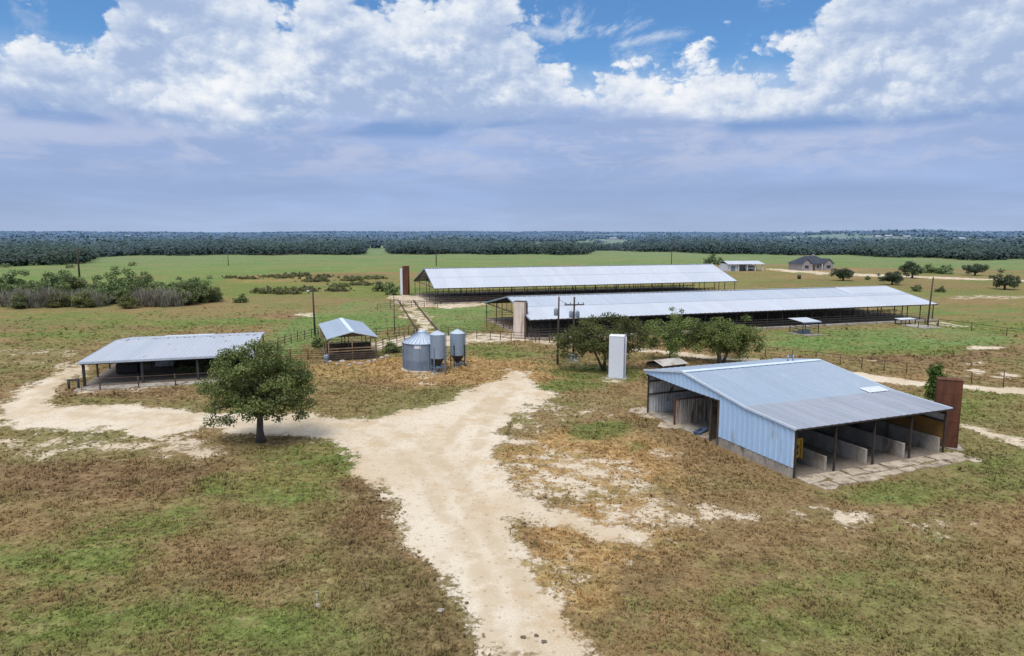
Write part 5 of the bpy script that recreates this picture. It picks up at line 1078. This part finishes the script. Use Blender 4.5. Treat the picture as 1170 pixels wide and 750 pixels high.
for i, (x, y) in enumerate(far_b):
    z = float(terrain(x, y)); t = thing('distant_building', FL[i], 'building', (x, y, z), .2*(i % 3), 'tiny pale buildings in the far woods'); w = 5+2.5*(i % 3)+(y-1200)*.002; h = 3.6+1.2*(i % 2)+(y-1200)*.0008
    MB().box(-w, 0, -3, w, 10, h).build('wall', 'far_wall', t)
    MB().add([(-w-1, -1, h-.2), (w+1, -1, h-.2), (w+1, 5, h+1.6), (-w-1, 5, h+1.6), (-w-1, 11, h-.2), (w+1, 11, h-.2)], [(0, 1, 2, 3), (3, 2, 5, 4)]).build('roof', 'far_roof', t)

# sub-parts: small pieces hang on the part that carries them
SUB = {'insulator': 'crossarm', 'skylight': 'roof', 'ridge_cap': 'roof', 'vent_pipe': 'roof', 'chimney': 'roof', 'lamp_head': 'lamp_arm', 'roof_rib': 'roof', 'sign_plate': 'wall', 'hoop': 'drum', 'rust_patch': 'roof', 'bracket': 'transformer', 'newer_roof_sheet': 'upper_roof', 'white_side_tank': 'tank', 'cap': 'tank', 'discharge_door': 'hopper'}
def kind_of(o): return o.name.split('.')[0]
bpy.context.view_layer.update()
for root in [o for o in C.objects if o.parent is None and o.children]:
    used = {}
    for ch in sorted(root.children, key=lambda o: o.name):
        want = SUB.get(kind_of(ch))
        if not want: continue
        hosts = sorted([o for o in root.children if kind_of(o) == want], key=lambda o: o.name)
        if not hosts: continue
        k = used.get(want+kind_of(ch), 0); used[want+kind_of(ch)] = k+1
        h = hosts[min(k, len(hosts)-1)] if kind_of(ch) == 'bracket' else hosts[0]
        ch.location = Vector(ch.location)-Vector(h.location); ch.parent = h

# ================================================================== light and sky
SUN = Vector((-.16, -.42, .89)).normalized()
sl = bpy.data.lights.new('sun', 'SUN'); sl.energy = 2.6; sl.angle = math.radians(24); sl.color = (1, .955, .89)
so = bpy.data.objects.new('sun', sl); C.objects.link(so); so.rotation_euler = SUN.to_track_quat('Z', 'Y').to_euler()
w = bpy.data.worlds.new('World'); sc.world = w; w.use_nodes = True; nt = w.node_tree; nt.nodes.clear(); n = N(nt)
sky = n.new('ShaderNodeTexSky', sky_type='NISHITA'); sky.sun_disc = False
sky.sun_elevation = math.asin(SUN.z); sky.sun_rotation = math.atan2(SUN.x, SUN.y); sky.air_density = 1.2; sky.dust_density = .6; sky.ozone_density = 2.5
tc = n.new('ShaderNodeTexCoord').outputs['Generated']
dr = n.vm('NORMALIZE', tc)
xyz = n.new('ShaderNodeSeparateXYZ'); n.put(xyz.inputs[0], dr); dx, dy, dz = xyz.outputs
az = n.m('ARCTAN2', dx, dy); el = n.m('ARCSINE', dz)
def vec(x, y, z):
    c = n.new('ShaderNodeCombineXYZ'); n.put(c.inputs[0], x); n.put(c.inputs[1], y); n.put(c.inputs[2], z); return c.outputs[0]
n.dim = '2D'
SP_ = vec(n.m('MULTIPLY', az, 1.0), n.m('MULTIPLY', el, 1.55), 0.0)
# height of the cumulus tops along the horizon (value*0.5 rad)
def tz(x): return (math.atan((x-585)/780)+.8)/1.6
tops = n.ramp(n.lin(az, -.8, .8), [(0, .50), (tz(0), .50), (tz(60), .515), (tz(128), .47), (tz(150), .60), (tz(200), .76), (tz(300), .70), (tz(345), .62), (tz(380), .70), (tz(560), .72), (tz(620), .58), (tz(665), .475), (tz(705), .52), (tz(745), .50), (tz(860), .50), (tz(895), .54), (tz(950), .66), (tz(1010), .72), (tz(1170), .74), (1, .70)])
top = n.m('MULTIPLY', tops, .5)
n1 = n.noise(SP_, 9.0, 11, .62, .06); n2 = n.noise(n.vm('ADD', SP_, (-.006, .020, 0)), 9.0, 11, .62, .06)
big = n.noise(n.vm('ADD', SP_, (3.1, 1.7, .4)), 3.2, 4, .5)
vor = n.new('ShaderNodeTexVoronoi', feature='F1', voronoi_dimensions='2D'); n.put(vor.inputs['Vector'], n.vm('ADD', SP_, n.scale(vec(n.m('SUBTRACT', n1, .5), n.m('SUBTRACT', n2, .5), 0.0), (.09, .09, 0)))); vor.inputs['Scale'].default_value = 17; vor.inputs['Detail'].default_value = 2.5; vor.inputs['Roughness'].default_value = .55
puff = n.m('SUBTRACT', 1.0, vor.outputs['Distance'])
dens = n.m('ADD', n.m('SUBTRACT', top, el), n.m('ADD', n.m('MULTIPLY', n.m('SUBTRACT', n1, .5), .16), n.m('MULTIPLY', n.m('SUBTRACT', puff, .6), .05)))
a_c = n.ss(dens, -.006, .022)
# wisps above
wz = n.noise(n.vm('ADD', n.scale(SP_, (1, 1.2, 1)), (7.3, 0, 0)), 6.5, 9, .66, .4)
a_w = n.m('MULTIPLY', n.ss(wz, .53, .74), n.m('MULTIPLY', n.ss(el, .2, .28), .85))
a_hi = n.m('MULTIPLY', n.ss(n.m('ADD', el, n.m('MULTIPLY', n.m('SUBTRACT', big, .5), .5)), .36, .5), .9)   # broken cloud overhead, unseen above the view, added for soft light
alpha = n.m('MAXIMUM', a_c, n.m('MAXIMUM', a_w, a_hi))
# cumulus shading
light = n.m('ADD', n.m('MULTIPLY', n.m('SUBTRACT', n1, n2), 2.3), n.m('ADD', n.m('MULTIPLY', n.m('SUBTRACT', puff, .62), .45), n.m('MULTIPLY', n.m('SUBTRACT', big, .5), 1.5)))
rim = n.m('SUBTRACT', 1.0, n.ss(dens, .0, .10))
light = n.m('ADD', n.m('ADD', light, .46), n.m('MULTIPLY', rim, .30))
lowlit = n.m('MULTIPLY', n.ss(el, .155, .185), n.m('SUBTRACT', 1.0, n.ss(el, .19, .245)))
light = n.m('ADD', light, n.m('MULTIPLY', lowlit, .06))
ccol = n.ramp(light, [(0, (.36, .47, .70)), (.33, (.51, .61, .79)), (.62, (.70, .77, .88)), (1, (.96, .97, .98))], 'B_SPLINE')
# layered haze and stratus under the cumulus base
SH = vec(n.m('MULTIPLY', az, 1.0), n.m('MULTIPLY', el, 7.0), 2.0)
st = n.noise(SH, 3.2, 8, .6, .3); st2 = n.noise(n.vm('ADD', SH, (5, 3, 0)), 1.6, 4, .5, .2)
hz = n.ramp(n.lin(el, -.02, .20), [(0, (.335, .44, .65)), (.12, (.375, .475, .68)), (.35, (.32, .43, .675)), (.62, (.335, .445, .70)), (.8, (.35, .46, .72)), (1, (.33, .45, .74))])
hz = n.mix(1.0, hz, n.ramp(n.m('ADD', n.m('MULTIPLY', st, .6), n.m('MULTIPLY', st2, .4)), [(.3, .93), (.5, 1.02), (.70, 1.17)]), 'MULTIPLY')
lv = n.noise(vec(n.m('MULTIPLY', az, 1.0), n.m('MULTIPLY', el, 3.2), 3.0), 10.0, 9, .66, .3)
lb_ = n.m('MULTIPLY', n.ss(el, .055, .11), n.m('SUBTRACT', 1.0, n.ss(el, .15, .18)))
hz = n.mix(n.m('MULTIPLY', n.m('MULTIPLY', lb_, n.ss(n.m('ADD', n.m('ADD', lv, n.m('MULTIPLY', n.m('SUBTRACT', st2, .5), .8)), n.m('MULTIPLY', az, -.12)), .40, .70)), .8), hz, (.49, .555, .75))
drk = n.m('MULTIPLY', n.m('MULTIPLY', n.ss(el, .125, .142), n.m('SUBTRACT', 1.0, n.ss(el, .150, .170))), n.ss(n.noise(vec(n.m('MULTIPLY', az, 1.0), n.m('MULTIPLY', el, 3.5), 5.0), 3.6, 4, .5, .3), .40, .54))
hz = n.mix(n.m('MULTIPLY', drk, .85), hz, (.20, .34, .63))
bl = n.ss(n.m('ADD', el, n.m('ADD', n.m('MULTIPLY', n.m('SUBTRACT', n.noise(n.scale(SH, (1, .35, 1)), 4, 6, .6), .5), .10), n.m('MULTIPLY', az, -.012))), .138, .176)
ccol = n.mix(bl, hz, ccol); alpha = n.m('MAXIMUM', alpha, n.m('SUBTRACT', 1.0, n.ss(el, .15, .24)))
bgs = n.new('ShaderNodeBackground'); n.put(bgs.inputs[0], n.mix(1.0, sky.outputs[0], (.60, .93, 1.27), 'MULTIPLY')); bgs.inputs[1].default_value = .10
ccol = n.mix(1.0, ccol, n.ramp(n.lin(el, .4, 1.4), [(0, 1.0), (.5, 1.4), (1, 1.55)]), 'MULTIPLY')  # unseen overhead cloud brightened to raise the ambient light
bgc = n.new('ShaderNodeBackground'); n.put(bgc.inputs[0], ccol); bgc.inputs[1].default_value = 1.0
mx = n.new('ShaderNodeMixShader'); n.put(mx.inputs[0], alpha); nt.links.new(bgs.outputs[0], mx.inputs[1]); nt.links.new(bgc.outputs[0], mx.inputs[2])
wo = n.new('ShaderNodeOutputWorld'); nt.links.new(mx.outputs[0], wo.inputs[0])
sc.cycles.max_bounces = 6; sc.cycles.diffuse_bounces = 3; sc.cycles.transparent_max_bounces = 6
sc.cycles.use_denoising = True
